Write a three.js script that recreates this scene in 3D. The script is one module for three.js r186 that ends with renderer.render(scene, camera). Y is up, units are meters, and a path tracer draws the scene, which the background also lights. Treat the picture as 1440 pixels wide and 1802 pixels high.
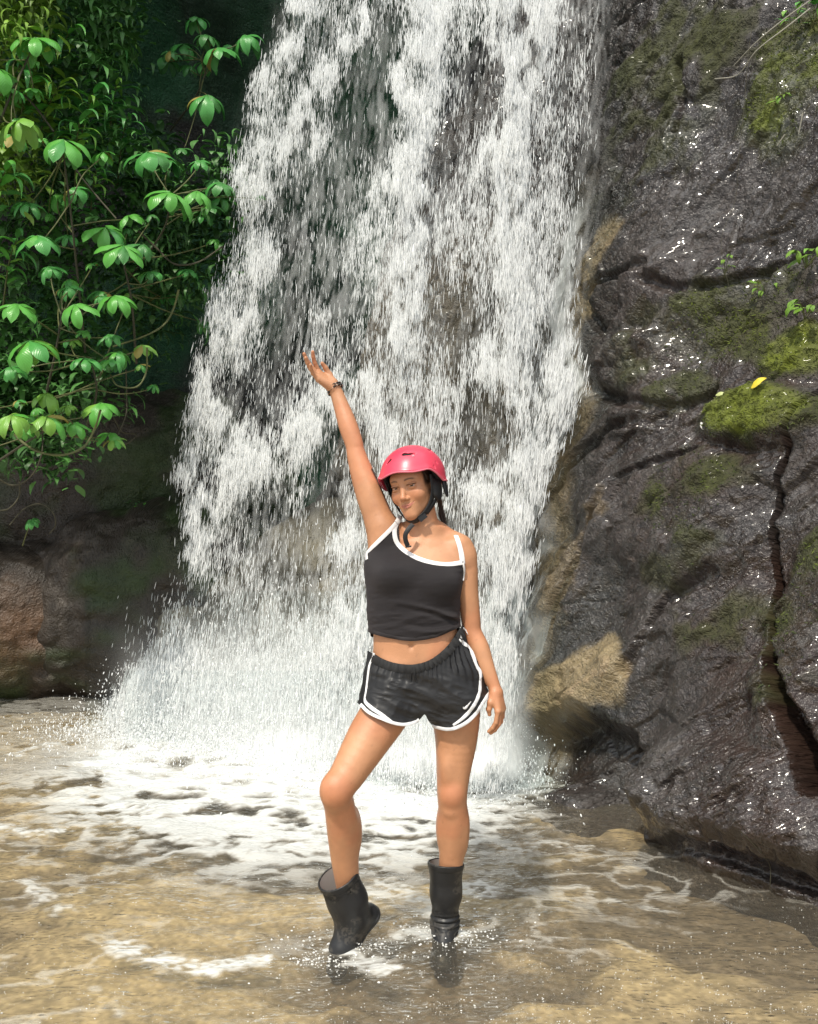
import * as THREE from 'three';
import { mergeGeometries, mergeVertices, toCreasedNormals } from 'three/addons/utils/BufferGeometryUtils.js';

// ---------------------------------------------------------------- camera, sky, sun, exposure
const CAMY = 1.52, F = 1700, CX = 720, CY = 901;                 // eye height over the pool, focal length and centre in photo pixels
const scene = new THREE.Scene();
const camera = new THREE.PerspectiveCamera(2 * Math.atan(CY / F) * 180 / Math.PI, 818 / 1024, 0.05, 200);
camera.position.set(0, CAMY, 0); camera.lookAt(0, CAMY, -5);
scene.add(camera);
const SUN_DIR = new THREE.Vector3(-0.26, 0.9, 0.36).normalize();
{
  const w = 128, h = 64, d = new Float32Array(w * h * 4);         // thin bright cloud, a little brighter high up
  for (let j = 0; j < h; j++) for (let i = 0; i < w; i++) {
    const el = ((j + 0.5) / h - 0.5) * Math.PI, s = Math.max(0, Math.sin(el)), k = 0.55 + 0.75 * s, q = (j * w + i) * 4;
    d[q] = 1.02 * k; d[q + 1] = 1.06 * k; d[q + 2] = 1.1 * k; d[q + 3] = 1;
  }
  const t = new THREE.DataTexture(d, w, h, THREE.RGBAFormat, THREE.FloatType);
  t.mapping = THREE.EquirectangularReflectionMapping; t.magFilter = THREE.LinearFilter; t.needsUpdate = true;
  scene.background = t; scene.environment = t;
}
const sun = new THREE.DirectionalLight(0xfff6e6, 3.3);
sun.position.copy(SUN_DIR).multiplyScalar(25); sun.target.position.set(0, 0, -5);
sun.castShadow = true; sun.shadow.radius = 6; sun.shadow.mapSize.set(2048, 2048);
Object.assign(sun.shadow.camera, { left: -9, right: 9, top: 9, bottom: -9, near: 1, far: 60 });
scene.add(sun, sun.target);
const renderer = new THREE.WebGLRenderer({ antialias: true });
renderer.toneMapping = THREE.LinearToneMapping; renderer.toneMappingExposure = 1.12;
renderer.shadowMap.enabled = true;

// ---------------------------------------------------------------- helpers
let seed_ = 12345;
const rnd = () => { seed_ = (seed_ + 0x6D2B79F5) | 0; let t = Math.imul(seed_ ^ (seed_ >>> 15), 1 | seed_); t = (t + Math.imul(t ^ (t >>> 7), 61 | t)) ^ t; return ((t ^ (t >>> 14)) >>> 0) / 4294967296; };
const reseed = (s) => { seed_ = s; };
const rr = (a, b) => a + (b - a) * rnd();
const gauss = () => Math.sqrt(-2 * Math.log(1 - rnd() * 0.999999)) * Math.cos(6.28318 * rnd());
const clamp = (x, a = 0, b = 1) => x < a ? a : x > b ? b : x;
const mix = (a, b, t) => a + (b - a) * t;
const sst = (a, b, x) => { const t = clamp((x - a) / (b - a)); return t * t * (3 - 2 * t); };
const V = (x, y, z) => new THREE.Vector3(x, y, z);
const hash3 = (x, y, z) => { let h = Math.imul(x, 374761393) + Math.imul(y, 668265263) + Math.imul(z, 1274126177); h = Math.imul(h ^ (h >>> 13), 1274126177); h ^= h >>> 16; return (h >>> 0) / 4294967296; };
function vn(x, y, z = 0) {                                         // value noise 0..1
  const xi = Math.floor(x), yi = Math.floor(y), zi = Math.floor(z); let u = x - xi, v = y - yi, w = z - zi;
  u = u * u * (3 - 2 * u); v = v * v * (3 - 2 * v); w = w * w * (3 - 2 * w);
  const a = hash3(xi, yi, zi), b = hash3(xi + 1, yi, zi), c = hash3(xi, yi + 1, zi), d = hash3(xi + 1, yi + 1, zi);
  const f0 = a + (b - a) * u, f1 = c + (d - c) * u, r0 = f0 + (f1 - f0) * v;
  if (w === 0) return r0;
  const e = hash3(xi, yi, zi + 1), f = hash3(xi + 1, yi, zi + 1), g = hash3(xi, yi + 1, zi + 1), h = hash3(xi + 1, yi + 1, zi + 1);
  const g0 = e + (f - e) * u, g1 = g + (h - g) * u;
  return r0 + (g0 + (g1 - g0) * v - r0) * w;
}
function fbm(x, y, z = 0, o = 4, gain = 0.5) { let s = 0, a = 1, n = 0; for (let i = 0; i < o; i++) { s += a * vn(x, y, z); n += a; a *= gain; x = x * 2.03 + 17.1; y = y * 2.03 + 5.7; z = z ? z * 2.03 + 3.3 : 0; } return s / n; }
function ridge(x, y, z = 0, o = 4) { let s = 0, a = 1, n = 0; for (let i = 0; i < o; i++) { s += a * (1 - Math.abs(2 * vn(x, y, z) - 1)); n += a; a *= 0.5; x = x * 2.1 + 9.2; y = y * 2.1 + 3.1; z = z ? z * 2.1 + 1.3 : 0; } return s / n; }
const at = (px, py, d) => V((px - CX) / F * d, CAMY - (py - CY) / F * d, -d);              // a point of the photo at a distance
const onWater = (px, py, y = 0) => { const d = (CAMY - y) * F / (py - CY); return at(px, py, d); };
const segDist = (x, y, pts) => {                                  // [distance to a polyline, position along it 0..1]
  let best = 1e9, bt = 0;
  for (let i = 0; i + 1 < pts.length; i++) {
    const ax = pts[i][0], ay = pts[i][1], bx = pts[i + 1][0] - ax, by = pts[i + 1][1] - ay;
    const h = clamp(((x - ax) * bx + (y - ay) * by) / (bx * bx + by * by)), dx = x - ax - h * bx, dy = y - ay - h * by, d = dx * dx + dy * dy;
    if (d < best) { best = d; bt = (i + h) / (pts.length - 1); }
  }
  return [Math.sqrt(best), bt];
};
const names_ = {};
const numbered = (n) => { const k = names_[n] = (names_[n] ?? -1) + 1; return k ? `${n}_${String(k).padStart(3, '0')}` : n; };
function shadows(o) { o.traverse((m) => { if (m.isMesh) { m.castShadow = true; m.receiveShadow = true; } }); return o; }
function thing(name, label, category, group) { const o = new THREE.Group(); o.name = numbered(name); o.userData = { label, category }; if (group) o.userData.group = group; scene.add(o); return o; }
function part(parent, name, geo, mat) { const m = new THREE.Mesh(geo, mat); m.name = name; parent.add(m); m.castShadow = m.receiveShadow = true; return m; }
function structure(name, geo, mat) { const m = new THREE.Mesh(geo, mat); m.name = name; m.userData.kind = 'structure'; m.castShadow = m.receiveShadow = true; scene.add(m); return m; }
const std = (c, roughness = 0.8, o = {}) => { const m = new THREE.MeshPhysicalMaterial({ roughness, side: THREE.DoubleSide, ...o }); Array.isArray(c) ? m.color.setRGB(...c) : m.color.set(c); return m; };
function tex(w, h, fn, srgb = false, rep = true) {                 // fn(u, v) -> [r, g, b] linear 0..1 (or a number)
  const d = new Uint8Array(w * h * 4), enc = srgb ? (c) => { c = clamp(c); return 255 * (c < 0.0031308 ? 12.92 * c : 1.055 * Math.pow(c, 1 / 2.4) - 0.055); } : (c) => 255 * clamp(c);
  for (let j = 0; j < h; j++) for (let i = 0; i < w; i++) { const c = fn((i + 0.5) / w, (j + 0.5) / h), q = (j * w + i) * 4; if (typeof c === 'number') d[q] = d[q + 1] = d[q + 2] = enc(c); else { d[q] = enc(c[0]); d[q + 1] = enc(c[1]); d[q + 2] = enc(c[2]); } d[q + 3] = 255; }
  const t = new THREE.DataTexture(d, w, h); t.magFilter = t.minFilter = THREE.LinearFilter; if (srgb) t.colorSpace = THREE.SRGBColorSpace;
  t.wrapS = t.wrapT = rep ? THREE.RepeatWrapping : THREE.ClampToEdgeWrapping; t.needsUpdate = true; return t;
}
function grid(nu, nv, fn) {                                        // fn(u, v) -> [x, y, z]; uv runs 0..1
  const P = new Float32Array((nu + 1) * (nv + 1) * 3), U = new Float32Array((nu + 1) * (nv + 1) * 2), I = new Uint32Array(nu * nv * 6);
  let q = 0;
  for (let j = 0; j <= nv; j++) for (let i = 0; i <= nu; i++) { const k = j * (nu + 1) + i, p = fn(i / nu, j / nv); P[3 * k] = p[0]; P[3 * k + 1] = p[1]; P[3 * k + 2] = p[2]; U[2 * k] = i / nu; U[2 * k + 1] = j / nv; }
  for (let j = 0; j < nv; j++) for (let i = 0; i < nu; i++) { const a = j * (nu + 1) + i, b = a + 1, c = a + nu + 1, d = c + 1; I[q++] = a; I[q++] = b; I[q++] = d; I[q++] = a; I[q++] = d; I[q++] = c; }
  const g = new THREE.BufferGeometry(); g.setAttribute('position', new THREE.BufferAttribute(P, 3)); g.setAttribute('uv', new THREE.BufferAttribute(U, 2)); g.setIndex(new THREE.BufferAttribute(I, 1)); g.computeVertexNormals(); return g;
}
function surfaceNets(sdf, lo, hi, cell) {                          // smooth mesh of the zero level of sdf(x, y, z)
  const n = [0, 1, 2].map((k) => Math.ceil((hi[k] - lo[k]) / cell) + 1), [nx, ny, nz] = n, D = new Float32Array(nx * ny * nz);
  for (let k = 0, q = 0; k < nz; k++) for (let j = 0; j < ny; j++) for (let i = 0; i < nx; i++, q++) D[q] = sdf(lo[0] + i * cell, lo[1] + j * cell, lo[2] + k * cell);
  const id = new Int32Array(nx * ny * nz).fill(-1), P = [], I = [], sx = 1, sy = nx, sz = nx * ny, off = [0, sx, sy, sx + sy, sz, sx + sz, sy + sz, sx + sy + sz];
  const E = [[0, 1], [2, 3], [4, 5], [6, 7], [0, 2], [1, 3], [4, 6], [5, 7], [0, 4], [1, 5], [2, 6], [3, 7]];
  for (let k = 0; k < nz - 1; k++) for (let j = 0; j < ny - 1; j++) for (let i = 0; i < nx - 1; i++) {
    const q = i + j * sy + k * sz; let m = 0; for (let c = 0; c < 8; c++) if (D[q + off[c]] < 0) m |= 1 << c;
    if (m === 0 || m === 255) continue;
    let x = 0, y = 0, z = 0, c = 0;
    for (const [a, b] of E) { const da = D[q + off[a]], db = D[q + off[b]]; if ((da < 0) === (db < 0)) continue; const t = da / (da - db); x += mix(a & 1, b & 1, t); y += mix(a >> 1 & 1, b >> 1 & 1, t); z += mix(a >> 2, b >> 2, t); c++; }
    id[q] = P.length / 3; P.push(lo[0] + (i + x / c) * cell, lo[1] + (j + y / c) * cell, lo[2] + (k + z / c) * cell);
  }
  const quad = (a, b, c, d, flip) => { if (a < 0 || b < 0 || c < 0 || d < 0) return; flip ? I.push(a, c, b, a, d, c) : I.push(a, b, c, a, c, d); };
  for (let k = 1; k < nz - 1; k++) for (let j = 1; j < ny - 1; j++) for (let i = 1; i < nx - 1; i++) {
    const q = i + j * sy + k * sz, s = D[q] < 0;
    if (s !== (D[q + sx] < 0)) quad(id[q - sy - sz], id[q - sz], id[q], id[q - sy], !s);
    if (s !== (D[q + sy] < 0)) quad(id[q - sx - sz], id[q - sx], id[q], id[q - sz], !s);
    if (s !== (D[q + sz] < 0)) quad(id[q - sx - sy], id[q - sy], id[q], id[q - sx], !s);
  }
  const g = new THREE.BufferGeometry(); g.setAttribute('position', new THREE.Float32BufferAttribute(P, 3)); g.setIndex(I);
  return sdfNormals(g, sdf, cell * 0.5);
}
function sdfNormals(g, sdf, e = 0.002) {
  const P = g.attributes.position, N = new Float32Array(P.count * 3);
  for (let i = 0; i < P.count; i++) { const x = P.getX(i), y = P.getY(i), z = P.getZ(i); let a = sdf(x + e, y, z) - sdf(x - e, y, z), b = sdf(x, y + e, z) - sdf(x, y - e, z), c = sdf(x, y, z + e) - sdf(x, y, z - e); const l = Math.hypot(a, b, c) || 1; N[3 * i] = a / l; N[3 * i + 1] = b / l; N[3 * i + 2] = c / l; }
  g.setAttribute('normal', new THREE.BufferAttribute(N, 3)); return g;
}
function clipMesh(g, f) {                                          // keeps f(x, y, z) < 0, cutting the triangles on the border
  const P = g.attributes.position, N = g.attributes.normal, I = g.index.array, p = Array.from(P.array), nn = Array.from(N.array), out = [], cache = new Map(), val = new Float32Array(P.count);
  for (let i = 0; i < P.count; i++) val[i] = f(P.getX(i), P.getY(i), P.getZ(i));
  const cut = (a, b) => { const key = a < b ? a * 4e6 + b : b * 4e6 + a; let k = cache.get(key); if (k !== undefined) return k; const t = val[a] / (val[a] - val[b]); k = p.length / 3; for (let c = 0; c < 3; c++) { p.push(mix(P.array[3 * a + c], P.array[3 * b + c], t)); } for (let c = 0; c < 3; c++) nn.push(mix(N.array[3 * a + c], N.array[3 * b + c], t)); cache.set(key, k); return k; };
  for (let q = 0; q < I.length; q += 3) {
    const t = [I[q], I[q + 1], I[q + 2]], inn = t.map((k) => val[k] < 0), c = inn[0] + inn[1] + inn[2];
    if (c === 3) out.push(...t); else if (c === 1) { const k = inn.indexOf(true), a = t[k], b = t[(k + 1) % 3], d = t[(k + 2) % 3]; out.push(a, cut(a, b), cut(a, d)); }
    else if (c === 2) { const k = inn.indexOf(false), a = t[k], b = t[(k + 1) % 3], d = t[(k + 2) % 3], ab = cut(a, b), ad = cut(a, d); out.push(ab, b, d, ab, d, ad); }
  }
  const g2 = new THREE.BufferGeometry(); g2.setAttribute('position', new THREE.Float32BufferAttribute(p, 3)); g2.setAttribute('normal', new THREE.Float32BufferAttribute(nn, 3)); g2.setIndex(out);
  return compact(g2);
}
function compact(g) {
  const I = g.index.array, map = new Int32Array(g.attributes.position.count).fill(-1), keys = Object.keys(g.attributes), out = {}; let n = 0;
  const J = new Uint32Array(I.length); for (let q = 0; q < I.length; q++) { if (map[I[q]] < 0) map[I[q]] = n++; J[q] = map[I[q]]; }
  const r = new THREE.BufferGeometry();
  for (const k of keys) { const a = g.attributes[k], s = a.itemSize, b = new Float32Array(n * s); for (let i = 0; i < a.count; i++) if (map[i] >= 0) for (let c = 0; c < s; c++) b[map[i] * s + c] = a.array[i * s + c]; r.setAttribute(k, new THREE.BufferAttribute(b, s)); }
  r.setIndex(new THREE.BufferAttribute(J, 1)); return r;
}
function thicken(g, t) {                                           // adds an inner wall t behind every open edge of a sheet
  const I = g.index.array, P = g.attributes.position.array, N = g.attributes.normal.array, cnt = new Map(), n = P.length / 3;
  for (let q = 0; q < I.length; q += 3) for (let c = 0; c < 3; c++) { const a = I[q + c], b = I[q + (c + 1) % 3], k = a < b ? a * 4e6 + b : b * 4e6 + a; cnt.set(k, (cnt.get(k) || 0) + 1); }
  const p = Array.from(P), nn = Array.from(N), out = Array.from(I), tw = new Map();
  const twin = (a) => { if (!tw.has(a)) { tw.set(a, p.length / 3); for (let c = 0; c < 3; c++) p.push(P[3 * a + c] - t * N[3 * a + c]); for (let c = 0; c < 3; c++) nn.push(N[3 * a + c]); } return tw.get(a); };
  for (let q = 0; q < I.length; q += 3) for (let c = 0; c < 3; c++) { const a = I[q + c], b = I[q + (c + 1) % 3], k = a < b ? a * 4e6 + b : b * 4e6 + a; if (cnt.get(k) === 1) { const A = twin(a), B = twin(b); out.push(b, a, A, b, A, B); } }
  const r = new THREE.BufferGeometry(); r.setAttribute('position', new THREE.Float32BufferAttribute(p, 3)); r.setAttribute('normal', new THREE.Float32BufferAttribute(nn, 3)); r.setIndex(out); return r;
}
function tube(pts, rad, n = 24, m = 8, closed = false) {           // rad: number or fn(0..1)
  const c = new THREE.CatmullRomCurve3(pts, closed), g = new THREE.TubeGeometry(c, n, 1, m, closed), P = g.attributes.position, r = typeof rad === 'number' ? () => rad : rad;
  for (let i = 0; i <= n; i++) { const o = c.getPointAt(i / n), k = r(i / n); for (let j = 0; j <= m; j++) { const q = i * (m + 1) + j; P.setXYZ(q, o.x + (P.getX(q) - o.x) * k, o.y + (P.getY(q) - o.y) * k, o.z + (P.getZ(q) - o.z) * k); } }
  return g;
}
function vcolor(g, fn) { const P = g.attributes.position, C = new Float32Array(P.count * 3); for (let i = 0; i < P.count; i++) { const c = fn(P.getX(i), P.getY(i), P.getZ(i), i); C[3 * i] = c[0]; C[3 * i + 1] = c[1]; C[3 * i + 2] = c[2]; } g.setAttribute('color', new THREE.BufferAttribute(C, 3)); return g; }
const smin = (a, b, k) => { const h = Math.max(k - Math.abs(a - b), 0) / k; return Math.min(a, b) - h * h * k * 0.25; };
const smax = (a, b, k) => -smin(-a, -b, k);

function facets(x, y, seed) {                                      // broken stone: each cell a plane of its own tilt, worn at the joints
  const xi = Math.floor(x), yi = Math.floor(y); let b1 = 9, b2 = 9, S = 0, W = 0;
  for (let j = yi - 1; j <= yi + 1; j++) for (let i = xi - 1; i <= xi + 1; i++) {
    const dx = x - i - hash3(i, j, seed), dy = y - j - hash3(i, j, seed + 1), d = Math.sqrt(dx * dx + dy * dy), w = Math.exp(-13 * d); if (d < b1) { b2 = b1; b1 = d; } else if (d < b2) b2 = d;
    S += w * ((hash3(i, j, seed + 2) - 0.5) + (hash3(i, j, seed + 3) - 0.5) * 1.6 * dx + (hash3(i, j, seed + 4) - 0.5) * 1.6 * dy); W += w;
  }
  return [S / W, b2 - b1];
}
// ---------------------------------------------------------------- the gorge: right cliff, back cliff, boulders
const RA = V(0.518, 0, -5.5), RH = V(0.522, 0, 0.853), RNH = V(-0.853, 0, 0.522), LEAN = 0.3;
const RU = V(0, 1, 0).addScaledVector(RNH, -LEAN), RN = RNH.clone().addScaledVector(V(0, 1, 0), LEAN).normalize();
function onRock(px, py) {                                          // (s, t) of the cliff's mean plane under a point of the photo
  const d = V((px - CX) / F, -(py - CY) / F, -1), o = V(0, CAMY, 0), k = RN.dot(RA.clone().sub(o)) / RN.dot(d);
  const p = o.addScaledVector(d, k).sub(RA), t = p.y; return [p.addScaledVector(RU, -t).dot(RH), t];
}
const rk = (pts) => pts.map((p) => onRock(p[0], p[1]));
const rblob = (l) => l.map(([px, py, rx, ry, k = 1]) => { const c = onRock(px, py), a = onRock(px + rx, py), b = onRock(px, py - ry); return [c[0], c[1], Math.abs(a[0] - c[0]), Math.abs(b[1] - c[1]), k]; });
const blobs = (L, s, t) => { let m = 0; for (const b of L) { const x = (s - b[0]) / b[2], y = (t - b[1]) / b[3], q = x * x + y * y; if (q < 4) m = Math.max(m, b[4] * (1 - sst(0.35, 2.2, q))); } return m; };
const MOSS = rblob([[1190, 110, 120, 110, 0.75], [1395, 110, 80, 110, 1.1], [1355, 205, 35, 26, 1.2], [1270, 565, 150, 70, 1], [1190, 640, 80, 70, 0.8], [1340, 510, 90, 50, 1], [1410, 610, 80, 50, 1.25], [1340, 730, 100, 48, 1.25], [1235, 880, 85, 85, 0.8], [1430, 1080, 60, 170, 0.85], [1290, 1110, 90, 60, 0.6], [1160, 240, 60, 80, 0.6], [1250, 30, 140, 60, 0.7], [1150, 310, 80, 60, 0.4], [1200, 1000, 70, 40, 0.5]]);
const TANLINE = rk([[1085, 430], [1045, 480], [1022, 560], [1000, 640], [1030, 720], [985, 830], [975, 930], [960, 1030], [925, 1190], [905, 1290]]);
const TANLEDGE = rk([[900, 1270], [950, 1220], [1010, 1195], [1060, 1180]]), TANLEG = rk([[1075, 1315], [1095, 1360], [1110, 1410], [1118, 1450]]);
const TANRIB = rk([[1080, 900], [1030, 950], [985, 1050], [950, 1150]]);
const WETEDGE = rk([[1075, -60], [1065, 200], [1062, 330], [1035, 470], [1012, 560], [990, 640], [985, 760], [950, 900], [915, 1100], [885, 1360]]);
const CRACK = rk([[1445, 655], [1420, 715], [1395, 770], [1373, 840], [1362, 900], [1357, 990], [1358, 1060], [1372, 1120], [1392, 1180], [1415, 1250], [1440, 1300], [1470, 1380]]);
const CAVE = rk([[890, 1385], [935, 1325], [1000, 1310], [1050, 1345], [1080, 1400], [1085, 1450]]);
const LEDGES = [rk([[1060, 690], [1110, 712], [1170, 726], [1215, 712], [1260, 690]]), rk([[1150, 500], [1200, 515], [1260, 500], [1330, 470], [1440, 420]]), rk([[1070, 590], [1030, 520], [1090, 500], [1160, 480]]), rk([[930, 950], [1010, 830], [1080, 760], [1180, 740]]), rk([[950, 1150], [1020, 1000], [1100, 850], [1230, 800]]), rk([[1100, 1180], [1180, 1060], [1260, 1010]]), rk([[1130, 1500], [1240, 1490], [1340, 1520], [1440, 1560]]), rk([[1205, 120], [1210, 200], [1190, 250]]), rk([[1090, 60], [1150, 10], [1200, -30]])];
const BULGE = rblob([[1290, 1420, 160, 90], [1340, 735, 90, 45], [1120, 640, 60, 40], [1420, 1120, 60, 150], [1190, 900, 150, 90]]);
const GLOSS = rblob([[1290, 1430, 170, 75], [1230, 300, 130, 90], [1120, 640, 70, 50], [1180, 760, 120, 40], [1370, 300, 90, 120]]);
const CST = Math.cos(0.72), SST = Math.sin(0.72);
function rockDisp(s, t) {
  const a = s * CST + t * SST, b = -s * SST + t * CST;             // a runs along the strata
  const wa = a + 0.12 * (fbm(s * 3, t * 3, 0, 2) - 0.5), wb = b + 0.1 * (fbm(s * 3 + 8, t * 3, 0, 2) - 0.5);
  let d = 0.3 * (fbm(s * 0.7 + 3, t * 0.7 + 8, 0, 3) - 0.5) + 0.06 * (fbm(s * 1.9 + 31, t * 1.9, 0, 3) - 0.5);
  const f1 = facets(wa * 1.5, wb * 3.4, 11), f2 = facets(wa * 4.2 + 3, wb * 10, 23), f3 = facets(s * 15, t * 15, 37);
  d += 0.075 * f1[0] - 0.014 * sst(0.06, 0, f1[1]) + 0.034 * f2[0] - 0.005 * sst(0.06, 0, f2[1]) + 0.009 * f3[0];
  d += 0.028 * (ridge(a * 0.9, b * 5.2, 0, 3) - 0.5) + 0.05 * clamp(blobs(GLOSS.slice(0, 1), s, t)) * (ridge(a * 13, b * 26, 0, 4) - 0.5) + 0.02 * (fbm(s * 13, t * 17, 0, 3) - 0.5) + (0.011 + 0.006 * clamp(blobs(GLOSS, s, t))) * (ridge(wa * 22, wb * 44, 0, 2) - 0.5);
  let x = segDist(s, t, CAVE)[0] + 0.05 * (fbm(s * 5, t * 5) - 0.5); d -= 0.25 * sst(0.24, 0.1, x);
  const c = segDist(s + 0.03 * (fbm(t * 6, 2.5) - 0.5), t, CRACK), w = mix(0.009, 0.042, sst(0.5, 1, c[1])); d -= (0.07 + 0.14 * c[1]) * sst(w * 1.6, w * 0.6, c[0]); d -= 0.03 * sst(0.16, 0, c[0]);
  for (const L of LEDGES) { const q = segDist(s, t, L); if (q[0] < 0.3) { const n = 0.6 + 0.8 * fbm(s * 7, t * 7); d -= 0.06 * n * sst(0.05, 0.01, q[0]); d += 0.03 * sst(0.28, 0.04, q[0]); } }
  d += 0.1 * blobs(BULGE, s, t);
  { const k = sst(0.92, 1.25, s); d += k * (0.2 * sst(1.3, 0.25, t) - 0.12 * sst(0.2, 0.06, t + 0.1 * (fbm(s * 4, t * 3) - 0.5))); }
  const m = blobs(MOSS, s, t); d += 0.03 * m * fbm(s * 23, t * 23, 0, 3);
  d += 0.06 * sst(0.2, 0, segDist(s, t, TANLEDGE)[0]);
  return d;
}
const rockPoint = (s, t, lift = 0) => { const d = rockDisp(s, t) + lift; return V(RA.x + RH.x * s + RU.x * t + RN.x * d, RU.y * t + RN.y * d, RA.z + RH.z * s + RU.z * t + RN.z * d); };
const rockAt = (px, py, lift = 0) => { const c = onRock(px, py); return rockPoint(c[0], c[1], lift); };
const bumpRock = tex(1024, 1024, (u, v) => {                       // 1 m of wet pitted stone
  const p = (x, y, f) => { const X = x * f, Y = y * f; const q = (i, j) => hash3(((i % f) + f) % f, ((j % f) + f) % f, f); const i = Math.floor(X), j = Math.floor(Y), a = X - i, b = Y - j, s = a * a * (3 - 2 * a), t = b * b * (3 - 2 * b); return mix(mix(q(i, j), q(i + 1, j), s), mix(q(i, j + 1), q(i + 1, j + 1), s), t); };
  const g = p(u, v, 19) * 0.26 + p(u, v, 41) * 0.22 + p(u, v, 83) * 0.24 + p(u, v, 167) * 0.18 + p(u, v, 331) * 0.1, pit = sst(0.72, 0.9, p(u + 0.3, v, 97)) * 0.25;
  return g - pit;
});
const RS0 = -3.2, RS1 = 4.2, RT0 = -0.6, RT1 = 7.6;
{
  const W = 1280, H = 1420, rough = new Float32Array(W * H);
  const map = tex(W, H, (u, v) => {
    const s = mix(RS0, RS1, u), t = mix(RT0, RT1, v), a = s * CST + t * SST, b = -s * SST + t * CST;
    const n1 = fbm(s * 2.1 + 4, t * 2.1, 0, 4), n2 = fbm(a * 5, b * 17, 0, 3), n3 = vn(s * 70, t * 70), n4 = fbm(s * 14 + 3, t * 14, 0, 3);
    let c = [0.048, 0.039, 0.036]; let ro = 0.3;
    const red = 0.95 * sst(0.28, 0.48, fbm(s * 1.1 + 9, t * 1.1 + 2, 0, 3)) * sst(3.5, 2.3, t); c = [mix(c[0], 0.036, red), mix(c[1], 0.021, red), mix(c[2], 0.016, red)];
    const stn = sst(0.55, 0.7, fbm(s * 9, t * 1.2, 0, 3)) * 0.35; c = [mix(c[0], 0.11, stn), mix(c[1], 0.1, stn), mix(c[2], 0.095, stn)];
    const k = 0.45 + 0.75 * n2 + 0.5 * (n3 - 0.5) + 0.5 * (n1 - 0.5); c = c.map((x) => x * k);
    // edge of the running water: lime-tan stone to its left
    const e = segDist(s, t, WETEDGE); let side = 0; { const i = Math.min(WETEDGE.length - 2, Math.floor(e[1] * (WETEDGE.length - 1))), A = WETEDGE[i], B = WETEDGE[i + 1]; side = ((B[0] - A[0]) * (t - A[1]) - (B[1] - A[1]) * (s - A[0])) > 0 ? 1 : -1; }
    const inWater = sst(-0.05, 0.12, -side * e[0] + 0.12 * (n1 - 0.5)) * sst(4.2, 3.2, t);
    const tanN = 0.65 + 0.7 * n4; const TANC = [0.29 * tanN, 0.215 * tanN, 0.12 * tanN], GREY = [0.2 * tanN, 0.17 * tanN, 0.13 * tanN];
    c = c.map((x, i) => mix(x, GREY[i], 0.75 * inWater));
    let tan = sst(0.15 + 0.1 * sst(2.4, 1.4, t), 0.04, segDist(s, t, TANLINE)[0] + 0.18 * (n1 - 0.5) + 0.06 * (n4 - 0.5)) * 0.8;
    tan = Math.max(tan, sst(0.17, 0.1, segDist(s, t, TANLEDGE)[0] + 0.08 * (n4 - 0.5) + 0.3 * (n1 - 0.5)), sst(0.05, 0.02, segDist(s, t, TANLEG)[0] + 0.07 * (n4 - 0.5)), 0.45 * sst(0.1, 0.0, segDist(s, t, TANRIB)[0] + 0.3 * (n4 - 0.5) + 0.2 * (n1 - 0.5)));
    c = c.map((x, i) => mix(x, TANC[i], clamp(tan))); ro = mix(ro, 0.5, tan);
    let m = clamp(blobs(MOSS, s, t) * 1.4 - 1.05 * (1 - sst(0.32, 0.66, fbm(s * 6, t * 6, 0, 4))) ); const br = sst(0.95, 1.25, blobs(MOSS, s, t));
    const MC = [mix(0.04, 0.115, br), mix(0.044, 0.14, br), mix(0.012, 0.013, br)], mn = 0.5 + n3 * 0.7 + 0.4 * n4;
    c = c.map((x, i) => mix(x, MC[i] * mn, m * 0.92)); ro = mix(ro, 0.75, m);
    ro *= 1 - 0.6 * clamp(blobs(GLOSS, s, t)) * sst(0.35, 0.55, n4); rough[Math.floor(v * H) * W + Math.floor(u * W)] = ro + 0.16 * (n4 - 0.5) + 0.22 * sst(0.42, 0.6, fbm(s * 1.6 + 6, t * 1.6 + 3, 0, 3));
    return c;
  }, true, false);
  const rmap = tex(W, H, (u, v) => rough[Math.floor(v * H) * W + Math.floor(u * W)], false, false);
  const cmap = tex(W, H, (u, v) => 1 - 0.85 * sst(0.46, 0.64, rough[Math.floor(v * H) * W + Math.floor(u * W)]), false, false);
  const bm = bumpRock.clone(); bm.repeat.set((RS1 - RS0) / 0.9, (RT1 - RT0) / 0.9); bm.needsUpdate = true;
  const m = new THREE.MeshPhysicalMaterial({ map, roughnessMap: rmap, roughness: 1, ior: 1.5, clearcoat: 0.8, clearcoatRoughness: 0.11, clearcoatMap: cmap, bumpMap: bm, bumpScale: 0.026, side: THREE.DoubleSide });
  structure('right_cliff', grid(760, 900, (u, v) => rockPoint(mix(RS0, RS1, u), mix(RT0, RT1, v)).toArray()), m);
}
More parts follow.
